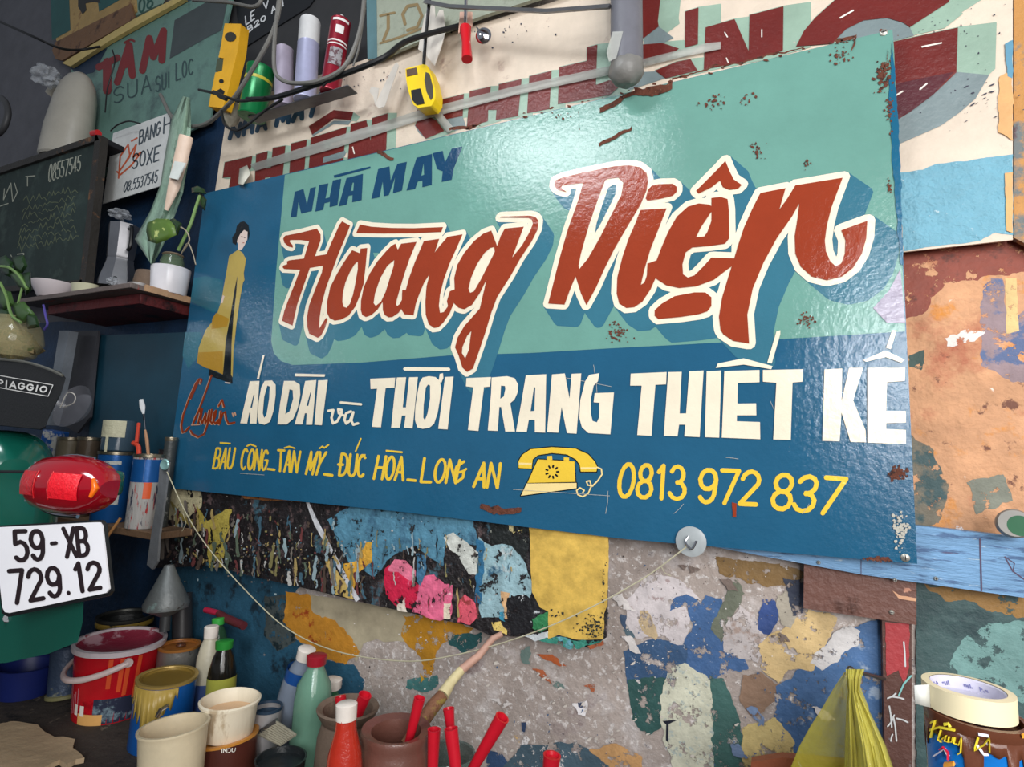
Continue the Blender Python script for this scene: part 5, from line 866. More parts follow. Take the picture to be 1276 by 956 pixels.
mb = MB(); blobs(mb, SP, 740, 782, 9, 9, 160, .4, 1.5, .0062, seed=3); blobs(mb, SP, 690, 765, 8, 3, 12, .5, 1.8, .0062, seed=4); blobs(mb, SP, 753, 730, 1.5, 30, 36, .4, 1.2, .0062, seed=9); pb.part('dark_spatter', mb, mat('spatter_dark', (36, 44, 44), .5), kind='stuff')
rd = random.Random(12); cols = [(186, 184, 180), (134, 126, 84), (70, 100, 116), (110, 60, 60), (92, 104, 88), (170, 148, 96), (150, 170, 176), (20, 20, 24), (84, 70, 62), (120, 112, 104)]
for ci, col in enumerate(cols):
    mb = MB()
    for i in range(22):
        x = rd.uniform(205, 455) if i < 17 else rd.uniform(455, 640); yt = 620 + (x - 205) * .13; yb_ = 698 + (x - 205) * .19; y = rd.uniform(yt, yb_ - 8); big = rd.random() ** 3
        L = min(rd.uniform(2, 10) + 34 * big, yb_ - y); w_ = (.7 + 2.2 * rd.random() + 3.5 * big) * (1 if i < 17 else .6); pts = []; wd = []; m_ = 5; dx = rd.uniform(-6, 6) * rd.random()
        for q in range(m_ + 1): pts.append((x + dx * q / m_ + rd.uniform(-1, 1), y + L * q / m_)); wd.append(max(.4, w_ * rd.uniform(.3, 1.2)))
        stroke(mb, SP, pts, 1, .0046 + ci * .00015, taper=wd)
    blobs(mb, SP, rd.uniform(300, 430), 690, 60, 18, 26, .4, 1.6, .0046 + ci * .00015, seed=ci)
    pb.part('brush_mark', mb, mat('mark_%d' % ci, col, .45, bump=.4), kind='stuff')
# ---------------- blue rail, brown plate, red post ----------------
def railpart(name, label, outline, Y, th, m, cat='rail'): return sign(name, label, outline, Surf(Y), th, m, cat)
m_rail = mat('rail_blue', (124, 166, 206), .6, bump=.5, bs=40, stretch=(1, 1, 7), spots=[((84, 112, 150), 12, .52, .08), ((196, 214, 224), 26, .62, .04), ((90, 80, 110), 9, .66, .04)])
rl = railpart('blue_rail', 'pale blue weathered wooden rail under the right end of the big blue sign', [(740, 640), (740, 663), (860, 676), (1073, 716), (1290, 747), (1290, 672), (1140, 655), (1073, 650)], 1.158, .03, m_rail)
mb = MB(); SR = Surf(1.158)
stroke(mb, SR, [(1073, 690), (1073, 716)], .8, .0006); stroke(mb, SR, [(1221, 672), (1223, 736)], 2.2, .0006); stroke(mb, SR, [(1252, 694), (1262, 712), (1276, 722)], 1.6, .0006); stroke(mb, SR, [(1252, 694), (1264, 702), (1262, 712)], 1.2, .0006)
rl.part('dark_mark', mb, mat('mark_purple', (84, 66, 92), .6), kind='stuff')
for x, y in ((1020, 701), (1115, 723), (1166, 721)): screw(rl, 's', SR, x, y, .0035)
t = railpart('brown_plate', 'scratched brown metal plate screwed under the pale blue rail', [(1002, 700), (1142, 712), (1142, 779), (1001, 758)], 1.170, .004, mat('plate_brown', (110, 74, 64), .5, bump=.4, bs=60, spots=[((196, 140, 116), 24, .64, .04), ((70, 42, 34), 7, .55, .1)]), 'plate')
screw(t, 's', Surf(1.170), 1111, 763, .004)
mb = MB(); fill(mb, Surf(1.170), [rough([(1112, 736), (1122, 742), (1142, 746), (1141, 750), (1120, 746)], .8, 2, 3)], .0008); t.part('scratch', mb, mat('scratch_tan', (214, 160, 124), .5))
t = railpart('red_post', 'upright wooden post painted red and brown with white drips', [(1099, 770), (1136, 775), (1137, 1300), (1108, 1300), (1103, 956)], 1.176, .028, mat('post_brown', (92, 60, 52), .6, bump=.4, spots=[((150, 150, 156), 30, .6, .04)]), 'post')
mb = MB(); SQ = Surf(1.176); fill(mb, SQ, [rough([(1103, 775), (1133, 777), (1133, 830), (1128, 855), (1120, 835), (1104, 842)], 1.5, 3, 8)], .0008); t.part('red_paint', mb, mat('post_red', (168, 58, 62), .55, bump=.3, spots=[((140, 110, 130), 12, .62, .05)]))
mb = MB(); rd = random.Random(3)
for x, y, dx, dy in ((1106, 870, 10, -6), (1112, 868, 14, 3), (1108, 880, 3, 26), (1106, 905, 8, -14), (1113, 893, 4, 30), (1112, 915, -2, 8), (1117, 895, 14, 5), (1126, 800, 2, 30)): stroke(mb, SQ, [(x, y), (x + dx * .6, y + dy * .4), (x + dx, y + dy)], 2.0, .0014)
t.part('white_drip', mb, mat('drip_white', (206, 206, 206), .5), kind='stuff')
mb = MB(); stroke(mb, SQ, [(1135, 842), (1126, 852), (1120, 866)], 2.4, .0018); t.part('teal_mark', mb, mat('mark_teal', (130, 190, 186), .5))
c = P(1274, 656, 1.1); t = Thing('small_tin', 'round green and white tin cut off by the right edge', 'tin', c); r = pm(18, c)
t.part('can_body', body([(0, .03), (r * .9, .03), (r, .026), (r, 0), (0, 0)], c + V((0, .04, 0)), (-.2, -1, .1), 28), mat('lid_white', (150, 146, 140), .4, .2)); t.part('green_face', body([(0, .0), (r * .7, 0)], c + V((0, .009, 0)), (-.2, -1, .1), 24), mat('lid_green', (30, 96, 60), .4))
# ---------------- yellow bag, tin with tape ----------------
mb = MB(); w = [P(1102, 846, 1.17), P(1060, 835, 1.06)]; mb.tube(w, .003, 8); mb.ell(w[1], (.006, .006, .006), n=10); single('nail', mb, mat('nail', (120, 116, 112), .35, .9), 'long nail in the red post holding the yellow bag', 'nail', w[0])
t = Thing('yellow_bag', 'translucent yellow plastic bag hanging from the nail', 'plastic bag', P(1060, 940, 1.04))
rows = []
for k, (lx, rx, y) in enumerate([(1054, 1077, 834), (1055, 1073, 846), (1057, 1071, 862), (1055, 1078, 876), (1054, 1090, 900), (1053, 1104, 930), (1052, 1114, 960), (1050, 1124, 1000), (1050, 1130, 1040)]):
    f = k / 8; rows.append([P(lx + (rx - lx) * u, y, 1.05 - .035 * f * math.sin(math.pi * u) + (.003 + .016 * f) * (noise.noise(V((u * 7, k * .12, 3))) * 1.6 + .4 * noise.noise(V((u * 19, k * .15, 9)))) - (.012 if k < 2 else 0)) for u in [i / 60 for i in range(61)]])
m_yb = mat('yellow_film', (222, 212, 96), .16, alpha=.66, bump=.25, bs=40, var=.06)
mb = MB(); mb.grid(rows); t.part('hanging_fold', mb, m_yb, solid=.0006)
rows = []
for k, (lx, rx, y) in enumerate([(1052, 1066, 838), (1040, 1072, 856), (1026, 1082, 880), (1010, 1086, 905), (996, 1090, 930), (984, 1092, 960), (972, 1094, 1000)]): rows.append([P(lx + (rx - lx) * u, y, 1.075 + .012 * noise.noise(V((u * 4, k * .3, 5)))) for u in [i / 24 for i in range(25)]])
mb = MB(); mb.grid(rows); t.part('thin_fold', mb, mat('yellow_film_thin', (200, 188, 70), .3, alpha=.5, bump=.3, bs=40, var=.06), solid=.0006)
t = railpart('brown_board', 'brown board edge with a white nick at the bottom centre right', [(936, 950), (975, 944), (1056, 952), (1056, 1020), (930, 1020)], 1.12, .02, mat('board_brown', (150, 84, 56), .5, bump=.2), 'board')
mb = MB(); stroke(mb, Surf(1.12), [(995, 949), (999, 958)], 2, .0006); t.part('white_nick', mb, m_white)
# big tin with roll of tape
YT = .66; ct = P(1216, 905, YT)
zt = P(1216, 889, YT).z; r = pm(51, ct); b = V((ct.x, YT + .0, zt - .15)); h = .15
up = (0.03, 0, 1)
stt = Thing('stool', 'wooden stool under the big blue and brown tin, below the frame', 'stool', V((b.x, b.y, 0)))
mb = MB(); mb.box((b.x, b.y, b.z - .0115), (.3, .24, .02)); stt.part('seat', mb, m_wood, bevel=.002)
for sx in (-1, 1):
    for sy in (-1, 1): mb = MB(); mb.box((b.x + sx * .12, b.y + sy * .09, (b.z - .022) / 2 + .0005), (.03, .03, b.z - .023)); stt.part('leg', mb, m_wood)
tt = Thing('paint_tin', 'big blue tin with brown paint runs and a roll of masking tape on top', 'tin', b)
m_tb = mat('tin_bright_blue', (20, 120, 206), .22, .1, bump=.04, spots=[((200, 190, 210), 5, .68, .08)])
tt.part('can_body', body([(0, 0), (r, 0), (r, h * .97)], b, n=40), m_tb); m_brn = mat('brown_gloss', (104, 60, 42), .22, bump=.15, bs=30)
tt.part('rim', body([(r, h * .93), (r * 1.03, h * .94), (r * 1.035, h), (r * .9, h), (r * .88, h * .96), (0, h * .95)], b, n=40), m_brn)
mb = MB(); rd = random.Random(5); n = 120; vs = []; fs = []
for i in range(n + 1):
    a = 2 * math.pi * i / n; d = .07 + .10 * max(0, noise.noise(V((math.cos(a) * 4, math.sin(a) * 4, 1)))) + .7 * max(0, noise.noise(V((math.cos(a) * 5.5, math.sin(a) * 5.5, 7.3))) - .12) ** .7
    for f in (0, .5, 1): rr = r * (1.012 + .006 * f); vs.append(b + V((rr * math.cos(a), rr * math.sin(a), h * .95 - h * min(d, .85) * f)))
for i in range(n):
    for k in range(2): fs.append([i * 3 + k, i * 3 + k + 1, (i + 1) * 3 + k + 1, (i + 1) * 3 + k])
mb.add(vs, fs); tt.part('paint_runs', mb, m_brn, solid=.001)
class Cyl:                                               # unrolled side of an upright cylinder: px to the label's own angle and height
    def __init__(s, b, r): s.b = b; s.r = r
    def at(s, px, py, lift=0):
        d = ray(px, py); o = V((0, 0, CZ)) - s.b; rr = s.r + lift; A = d.x ** 2 + d.y ** 2; B = 2 * (o.x * d.x + o.y * d.y); C_ = o.x ** 2 + o.y ** 2 - rr * rr; D = max(0, B * B - 4 * A * C_)
        k = (-B - math.sqrt(D)) / (2 * A); return V((0, 0, CZ)) + d * k
def cylstroke(mb, cy, pts, w, lift=.0012):
    q = []
    for i in range(len(pts) - 1):
        m = max(1, int(math.hypot(pts[i + 1][0] - pts[i][0], pts[i + 1][1] - pts[i][1]) / 3))
        q += [(pts[i][0] + (pts[i + 1][0] - pts[i][0]) * j / m, pts[i][1] + (pts[i + 1][1] - pts[i][1]) * j / m) for j in range(m)]
    q.append(pts[-1]); p3 = [cy.at(x, y, lift) for x, y in q]; mb.tube(p3, pm(w / 2, p3[0]), 6, flat=.35)
cy = Cyl(b, r * 1.012); Y5 = lambda p: Z(980, 780, 4.31, p)
mb = MB()
for st in ([(775, 520), (800, 510), (785, 560), (775, 600)], [(770, 560), (820, 545), (905, 560)], [(830, 560), (815, 610), (830, 625)], [(835, 610), (860, 590), (850, 620), (870, 625)], [(875, 595), (870, 625), (890, 625), (895, 600)], [(905, 600), (900, 630), (925, 640), (940, 600), (935, 680), (920, 690)], [(845, 530), (870, 525), (880, 545)], [(1030, 600), (1010, 670), (1060, 640), (1090, 600), (1090, 680)]): cylstroke(mb, cy, Y5(st), 4.6)
tt.part('yellow_script', mb, mat('script_yellow', (246, 222, 60), .4))
mb = MB()
for st in ([(1030, 580), (1085, 590)], [(1025, 640), (1060, 690), (1085, 690)], [(790, 700), (850, 660), (870, 700)]): cylstroke(mb, cy, Y5(st), 4.5, .001)
tt.part('white_script', mb, mat('script_white', (234, 230, 240), .4))
mb = MB(); cylstroke(mb, cy, Y5([(822, 665), (840, 650), (868, 680), (868, 720)]), 4, .0014); tt.part('red_mark', mb, mat('mark_red', (206, 30, 60), .4))
mb = MB(); cylstroke(mb, cy, Y5([(850, 745), (900, 740)]), 10, .001); cylstroke(mb, cy, Y5([(1270, 580), (1275, 600)]), 6, .002); tt.part('orange_mark', mb, mat('mark_orange', (240, 160, 50), .4))
bt = b + V((-.002, 0, h + .002)); rt = r * .93
bt = b + V((-.004, 0.003, h + .001)); ht = .0195; up2 = V((.0, 0, 1))
t = Thing('masking_tape', 'roll of cream masking tape lying on the big blue tin', 'tape', bt)
t.part('roll', body([(rt * .80, 0), (rt, 0), (rt, ht), (rt * .82, ht + .0004)], bt, up2, 48), mat('masking', (236, 222, 184), .55, var=.03)); t.part('core', body([(rt * .81, ht), (rt * .77, ht - .001), (rt * .77, .0), (rt * .80, 0)], bt, up2, 48), mat('core_white', (214, 210, 226), .5))
t.part('core_disc', body([(rt * .765, ht * .45), (0, ht * .45)], bt, up2, 40), mat('core_white', (214, 210, 226), .5))
mb = MB(); rd = random.Random(8)
for a0 in (1.9, 2.35, 1.2, .75):
    for k in range(5): a = a0 + k * .055; mb.tube([bt + V((rt * .766 * math.cos(a), rt * .766 * math.sin(a), ht * .55 + .003 * rd.random())), bt + V((rt * .766 * math.cos(a + .03), rt * .766 * math.sin(a + .03), ht * .62 + .003 * rd.random()))], .0006, 4)
t.part('core_print', mb, mat('core_print', (120, 120, 170), .5), kind='stuff')
mb = MB(); a = math.radians(205); p = bt + V((rt * math.cos(a), rt * math.sin(a), 0)); q = p + V((-.012, -.004, .002)); mb.add([p, q, q + V((.0, 0, ht * .8)), p + V((0, 0, ht))], [[0, 1, 2, 3]]); t.part('loose_end', mb, mat('tape_end', (226, 226, 220), .5), solid=.0005)
# ---------------- scooter ----------------
m_grn = mat('scooter_green', (16, 90, 76), .22, coat=.6, var=.06, vs=3); m_seat = mat('seat_black', (14, 14, 15), .55, bump=.12, bs=200)
Ysc = .62; sc = Thing('scooter', 'green motor scooter tail with black seat, red tail light and white number plate', 'scooter', V((P(-60, 700, Ysc).x, Ysc, 0)))
def loft(mb, secs, n=28, e=.55):                          # closed superellipse sections (centre, half y, half z), along x
    vs = []; fs = []
    for (c, hy, hz) in secs:
        for i in range(n):
            a = 2 * math.pi * i / n; ca, sa = math.cos(a), math.sin(a)
            vs.append(V(c) + V((0, hy * math.copysign(abs(ca) ** e, ca), hz * math.copysign(abs(sa) ** e, sa))))
    for j in range(len(secs) - 1):
        for i in range(n): fs.append([j * n + i, j * n + (i + 1) % n, (j + 1) * n + (i + 1) % n, (j + 1) * n + i])
    fs.append(list(range(n))); fs.append([(len(secs) - 1) * n + i for i in range(n)][::-1]); mb.add(vs, fs)
Yb = .72
def X(px, py, y=Yb): return P(px, py, y).x
def Zp(px, py, y=Yb): return P(px, py, y).z
# seat: pad whose silhouette is flared at the top and tapers down
ys = .60; SS = Surf(ys)
seat = [(-200, 440), (-60, 441), (0, 446), (30, 449), (58, 457), (76, 464), (82, 471), (79, 482), (70, 500), (61, 518), (56, 532), (50, 535), (0, 530), (-60, 524), (-200, 510)]
mb = MB(); mb.poly3([[SS.at(x, y) for x, y in seat]], 0, back=V((-.27, .125, .0))); st_ = sc.part('seat', mb, m_seat, bevel=.006)
mb = MB(); mb.tube([SS.at(x, y + 1, .002) for x, y in ((-200, 441), (-60, 442), (0, 447), (30, 450), (58, 458), (78, 467))], .003, 6, sm=3); sc.part('seat_piping', mb, mat('piping_grey', (86, 86, 80), .5), parent=st_)
mb = MB(); fr = [(-40, 461), (67, 480), (61, 494), (-40, 476)]
for i in range(4): stroke(mb, SS, [fr[i], fr[(i + 1) % 4]], 1.0, .0015)
text(mb, SS, 'PIAGGIO', [(-3, 473), (60, 482.5), (58, 489), (-3, 481)], 1.9, .42, .0015); sc.part('seat_badge', mb, mat('badge_white', (216, 214, 210), .4), parent=st_)
mb = MB()
GB = lambda pts, y: [P(px, py, y) for px, py in pts]
ax = V((-.97, .22, 0)).normalized(); lt = V((.22, .97, 0)).normalized(); C0 = P(2, 690, .64); zt_, zb_ = P(2, 536, .64).z, P(2, 832, .64).z
vs = []; fs = []; n = 36
for (s_, hy, dt, db) in ((0, .045, .06, .10), (.012, .075, .03, .05), (.04, .098, .008, .02), (.12, .115, 0, 0), (.4, .14, .0, 0), (.8, .14, .01, .02), (1.2, .10, .03, .05), (1.35, .05, .08, .1)):
    for i in range(n):
        a = 2 * math.pi * i / n; ca, sa = math.cos(a), math.sin(a); zc_ = (zt_ - dt + zb_ + db) / 2; hz = (zt_ - dt - zb_ - db) / 2
        p = C0 + ax * s_ + lt * (hy * math.copysign(abs(ca) ** .6, ca) * (1 - .18 * max(0, sa))); p.z = zc_ + hz * math.copysign(abs(sa) ** .6, sa); vs.append(p)
for j in range(7):
    for i in range(n): fs.append([j * n + i, j * n + (i + 1) % n, (j + 1) * n + (i + 1) % n, (j + 1) * n + i])
fs.append(list(range(n))); fs.append([7 * n + i for i in range(n)][::-1]); mb.add(vs, fs); sc.part('body_shell', mb, m_grn)
mb = MB(); mb.tube([P(-60, 587, .59), P(0, 588, .59), P(36, 588, .60)], .0035, 8, flat=.7); sc.part('body_seam', mb, m_dark)
# lower green apron below the plate
S0 = Surf(.60); mb = MB(); mb.poly3([[S0.at(x, y) for x, y in [(-60, 740), (105, 735), (103, 775), (97, 800), (60, 815), (8, 826), (-60, 830)]]], 0, back=V((-.11, .05, 0))); sc.part('rear_apron', mb, m_grn, bevel=.008)
# tail light
c = P(96, 605, .60); Lc = pm(58, c); Hc = pm(36, c)
u = V((.93, .25, -.02)).normalized(); nrm = V((.30, -.95, .08)).normalized(); w_ = u.cross(nrm).normalized(); w_ = w_ if w_.z > 0 else -w_
mb = MB(); vs = []; fs = []; n = 28; prof = [(-1.0, .62), (-.96, .74), (-.8, .9), (-.4, 1.0), (.1, 1.0), (.45, .92), (.75, .7), (.93, .48), (1.0, .30)]
for (x, q) in prof:
    for i in range(n):
        a = 2 * math.pi * i / n; s_, k_ = math.sin(a), math.cos(a); dd = max(k_, -.15) * (1 - .35 * abs(x) ** 2)
        vs.append(c + u * (x * Lc) + w_ * (s_ * q * Hc) + nrm * (dd * .055))
for j in range(len(prof) - 1):
    for i in range(n): fs.append([j * n + i, j * n + (i + 1) % n, (j + 1) * n + (i + 1) % n, (j + 1) * n + i])
fs.append(list(range(n))); fs.append([(len(prof) - 1) * n + i for i in range(n)][::-1]); mb.add(vs, fs)
lens = sc.part('tail_light', mb, mat('lens_red', (150, 4, 24), .12, coat=.8, var=.05, bump=.03), label='glossy red tail light lens')
def onlens(fx, fz, lift=.0): return c + u * (fx * Lc) + w_ * (fz * Hc) + nrm * (.055 * (1 - .35 * abs(fx) ** 2) * math.sqrt(max(0, 1 - fz * fz)) + lift)
def lpatch(x0, x1, z0, z1, k=6): mb = MB(); mb.grid([[onlens(x0 + (x1 - x0) * i / k, z0 + (z1 - z0) * j / k, .0012) for i in range(k + 1)] for j in range(k + 1)]); return mb
sc.part('reflector_panel', lpatch(.0, .62, -.45, .4), mat('lens_bright', (232, 24, 40), .2, bump=.4, bs=160, coat=.5), parent=lens)
sc.part('reflector_panel', lpatch(-.92, -.45, -.42, .38), mat('lens_mid', (196, 8, 22), .25, bump=.4, bs=160, coat=.5), parent=lens)
mb = MB(); mb.tube([onlens(.84, .3), onlens(.93, 0), onlens(.86, -.3)], [.003, .006, .003], 10); sc.part('orange_end', mb, mat('lens_orange', (240, 110, 20), .2), parent=lens)
for x in (-.02, -.42): mb = MB(); mb.tube([onlens(x, z, .001) for z in (-.5, -.2, .1, .42)], .0012, 6); sc.part('lens_rib', mb, mat('lens_mid', (196, 8, 22), .25), parent=lens)
mb = MB(); mb.tube([c - u * Lc * 1.02 + w_ * Hc * .68 + nrm * .012, c - u * Lc * 1.07 + nrm * .014, c - u * Lc * 1.02 - w_ * Hc * .68 + nrm * .012], .004, 8, sm=4); mb.tube([c - u * Lc * .95 - w_ * Hc * .78, c - u * Lc * .4 - w_ * Hc * 1.02, c + u * Lc * .2 - w_ * Hc * 1.02], .004, 8, sm=4); mb.tube([c - u * Lc * .95 + w_ * Hc * .78, c - u * Lc * .3 + w_ * Hc * 1.02, c + u * Lc * .3 + w_ * Hc * .98], .002, 8, sm=4); sc.part('chrome_trim', mb, m_chrome)
mb = MB(); mb.box(c + V((-.05, .06, 0)), (.07, .07, .05)); sc.part('light_mount', mb, m_grn, bevel=.01)
# plate
PN = V((.22, -1, .12)).normalized(); po = P(65, 705, .565); SN = Surf(o=po, n=PN)
pl = [(-8, 661), (0, 657), (118, 651), (124, 651), (127, 655), (136, 734), (132, 739), (12, 764), (6, 763), (3, 757)]
pp = sc.part('number_plate', slabpx(SN, pl, .003), mat('plate_white', (232, 230, 234), .35, var=.03, bump=.03), label='white number plate with black characters')
k2 = [(0, 655), (126, 648), (130, 653), (139, 737), (134, 743), (10, 769), (2, 764), (-8, 665)]; sc.part('plate_backing', slabpx(SN, k2, .006, -.0035), m_black)
mb = MB(); V4 = lambda p: Z(0, 560, 4.346, p)
text(mb, SN, '59', V4([(75, 445), (232, 440), (240, 595), (90, 605)]), 5.8, .3, .0008); text(mb, SN, 'XB', V4([(345, 430), (470, 425), (482, 572), (365, 582)]), 5.6, .3, .0008); stroke(mb, SN, V4([(282, 510), (305, 508)]), 5, .0008)
text(mb, SN, '729', V4([(52, 660), (320, 640), (335, 790), (70, 835)]), 5.8, .42, .0008); stroke(mb, SN, V4([(373, 777), (374, 779)]), 5, .0008); text(mb, SN, '12', V4([(398, 620), (540, 612), (545, 750), (425, 772)]), 5.8, .4, .0008)
sc.part('plate_characters', mb, mat('plate_black', (34, 20, 24), .4), parent=pp)
mb = MB(); mb.tube([P(20, 790, .66), P(10, 770, .60)], .008, 8); sc.part('plate_bracket', mb, m_steel)
# wheel and stand, outside the frame on the left
cw = C0 + ax * .72; cw.z = .2305
mb = MB(); vs = []; fs = []
for i in range(40):
    a = 2 * math.pi * i / 40
    for k in range(12): bb = 2 * math.pi * k / 12; rr = .185 + .045 * math.cos(bb); vs.append(cw + V((rr * math.cos(a), .045 * math.sin(bb), rr * math.sin(a))))
for i in range(40):
    for k in range(12): fs.append([i * 12 + k, ((i + 1) % 40) * 12 + k, ((i + 1) % 40) * 12 + (k + 1) % 12, i * 12 + (k + 1) % 12])
mb.add(vs, fs); sc.part('tyre', mb, mat('tyre', (24, 24, 24), .8)); sc.part('wheel_rim', body([(0, -.02), (.15, -.02), (.15, .02), (0, .02)], cw, (0, 1, 0), 30), m_steel)
mb = MB(); mb.tube([cw, cw + V((-.02, .01, .16))], .02, 10); sc.part('swing_arm', mb, m_steel)
# ---------------- floor things ----------------
m_cardb = mat('cardboard', (182, 158, 126), .8, bump=.4, bs=25, vs=5)
S_ = [PZ(x, y, .012) for x, y in rough(Z(0, 740, 4.427, [(-200, 760), (60, 705), (120, 710), (210, 720), (250, 765), (300, 790), (350, 790), (415, 800), (400, 850), (440, 880), (465, 905), (420, 915), (370, 945), (330, 915), (230, 960), (-200, 1000)]), 1, 5, 4)]
mb = MB(); mb.poly3([S_], 0, back=V((0, 0, -.011))); single('cardboard_sheet', mb, m_cardb, 'torn brown cardboard sheet lying on the floor at the bottom left', 'cardboard', V((sum(p.x for p in S_) / len(S_), sum(p.y for p in S_) / len(S_), .001)))
def ftin(px, ytop, rpx, y): return tinpx(px, ytop, rpx, y, .001)
# red bucket
b = PZ(140, 886, .001); top = P(151, 797, b.y + .0); h = top.z; rt = pm(47, top); rb = rt * .84
b.x = P(138, 886, b.y).x; up = (top - b).normalized()
t = Thing('paint_bucket', 'large red paint bucket with a pale handle and paint-caked rim', 'bucket', b)
t.part('bucket_body', body([(0, 0), (rb, 0), (rb * 1.01, .004), (rt * .98, h * .93)], b, up, 40), mat('bucket_red', (186, 20, 32), .25, bump=.1, bs=20, spots=[((206, 70, 40), 4, .64, .05), ((120, 14, 22), 8, .58, .08)]))
t.part('rim', body([(rt * .98, h * .92), (rt * 1.05, h * .93), (rt * 1.06, h), (rt * .97, h * 1.005), (rt * .95, h * .95)], b, up, 40), mat('rim_mauve', (214, 202, 206), .4, bump=.3, spots=[((150, 30, 50), 16, .6, .05)]))
t.part('paint', body([(rt * .95, h * .97), (rt * .8, h * .9), (0, h * .88)], b, up, 40), mat('bucket_paint', (150, 44, 66), .35, bump=.3, vs=20, spots=[((206, 160, 170), 9, .5, .06), ((40, 10, 16), 7, .6, .05)]))
M = align(b, up); hp = []
for i in range(25):
    a = math.radians(180 + 180 * i / 24) - .35; hp.append(M @ V((rt * 1.12 * math.cos(a), rt * 1.12 * math.sin(a), h * .86 - h * .26 * math.sin(math.pi * i / 24))))
mb = MB(); mb.tube(hp, .0075, 10, flat=.8); t.part('handle', mb, mat('handle_pale', (206, 184, 180), .35))
for a in (-.35, math.pi - .35): mb = MB(); p = M @ V((rt * 1.06 * math.cos(a), rt * 1.06 * math.sin(a), h * .86)); mb.tube([p, M @ V((rt * 1.16 * math.cos(a), rt * 1.16 * math.sin(a), h * .86))], .01, 12); t.part('handle_boss', mb, mat('handle_pale', (206, 184, 180), .35))
def band(z0, z1, a0, a1, lift, m, name, n=14): mb = MB(); f = lambda z: (rb + (rt * .98 - rb) * z / .93) * lift; mb.lathe([(f(z0), h * z0), (f(z1), h * z1)], M, n, a0=a0, a1=a1); return t.part(name, mb, m)
band(.02, .36, -1.0, .35, 1.006, mat('graphic_navy', (46, 50, 70), .4, spots=[((120, 140, 150), 9, .58, .05), ((196, 190, 150), 12, .66, .03)]), 'dark_graphic'); band(.0, .15, -1.45, -.75, 1.008, mat('graphic_orange', (226, 170, 100), .4, spots=[((150, 40, 40), 12, .6, .05)]), 'orange_graphic')
for a in (-1.6, -1.38): band(.12, .26, a, a + .13, 1.01, m_white, 'white_numeral', 3)
for k, a in enumerate((-.75, -.5, -.36, -.1)): band(.5 - .06 * k, .9, a, a + .10, 1.01, mat('drip_orange', (220, 84, 44), .35), 'paint_drip', 3)
for k in range(7): band(.1 + .02 * (k % 3), .38 + .05 * (k % 4), -2.1 + k * .1, -2.07 + k * .1, 1.008, mat('drip_pale', (200, 130, 140), .4), 'paint_drip', 2)
# dark can behind the bucket
b, r, h = tinpx(157, 766, 30, 1.13, .001); t = tin('dark_can', 'wide dark can with a yellowed rim behind the red bucket', b, r, h, mat('dark_can', (38, 40, 40), .4, .3, bump=.3), mat('dark_rim', (70, 70, 66), .4, .6)); t.part('yellow_band', body([(r * 1.01, h * .86), (r * 1.03, h * .9), (r * 1.01, h * .94)], b), mat('yellowed', (170, 140, 60), .4, bump=.4, spots=[((40, 36, 26), 22, .52, .05)]))
# blue crate left
b = PZ(30, 864, .001); mb = MB(); t = Thing('blue_tub', 'dark blue tub in the shadow under the scooter', 'tub', b); t.part('tub_body', body([(0, 0), (.06, 0), (.07, .08), (.074, .08), (.067, .075), (.055, .01), (0, .01)], b, n=24), mat('tub_blue', (24, 36, 96), .4))
b = PZ(80, 868, .001); t = Thing('small_can', 'small grimy blue and white can beside the red bucket', 'can', b); t.part('can_body', body([(0, 0), (.04, 0), (.04, .13), (.035, .135), (0, .13)], b, (-.1, 0, 1)), mat('grimy_can', (60, 74, 96), .4, .2, bump=.3, spots=[((140, 140, 120), 12, .58, .05)])); t.part('rim', body([(.04, .0), (.044, .002), (.044, .01), (.04, .012)], b, (-.1, 0, 1)), mat('rim_olive', (120, 116, 80), .4))
# gold-topped blue tin
b = PZ(200, 914, .001); b.y -= .03; b = V((P(200, 905, b.y).x, b.y, .001)); top = P(209, 842, b.y); r = pm(33, top); h = top.z - .001
t = tin('paint_tin', 'blue paint tin with gold lid and gold paint runs beside the red bucket', b, r, h, mat('tin_blue2', (24, 92, 170), .28, .1, bump=.05), mat('gold_rim', (176, 146, 80), .35, .3, bump=.1), mat('gold_lid', (140, 112, 48), .35, .2), lid=True, up=(top - b))
M = align(b, top - b); mb = MB(); n = 60; vs = []; fs = []
for i in range(n + 1):
    a = -2.2 + 2.0 * i / n; d = .12 + .5 * max(0, 1 - abs(a + 1.15) * 1.0) + .25 * noise.noise(V((a * 9, 0, 0)))
    vs += [M @ V((r * 1.012 * math.cos(a), r * 1.012 * math.sin(a), h * .95)), M @ V((r * 1.012 * math.cos(a), r * 1.012 * math.sin(a), h * (.95 - max(.05, d))))]
mb.add(vs, [[2 * i, 2 * i + 1, 2 * i + 3, 2 * i + 2] for i in range(n)]); t.part('paint_run', mb, mat('gold_run', (184, 154, 74), .35, spots=[((226, 206, 150), 18, .62, .04)]), solid=.001)
class SideText:                                          # flat plane tangent to the front of a tin
    pass
ST_ = Surf(o=M @ V((r * 1.02 * math.cos(-1.0), r * 1.02 * math.sin(-1.0), h * .7)), n=(math.cos(-1.0), math.sin(-1.0), 0)); 
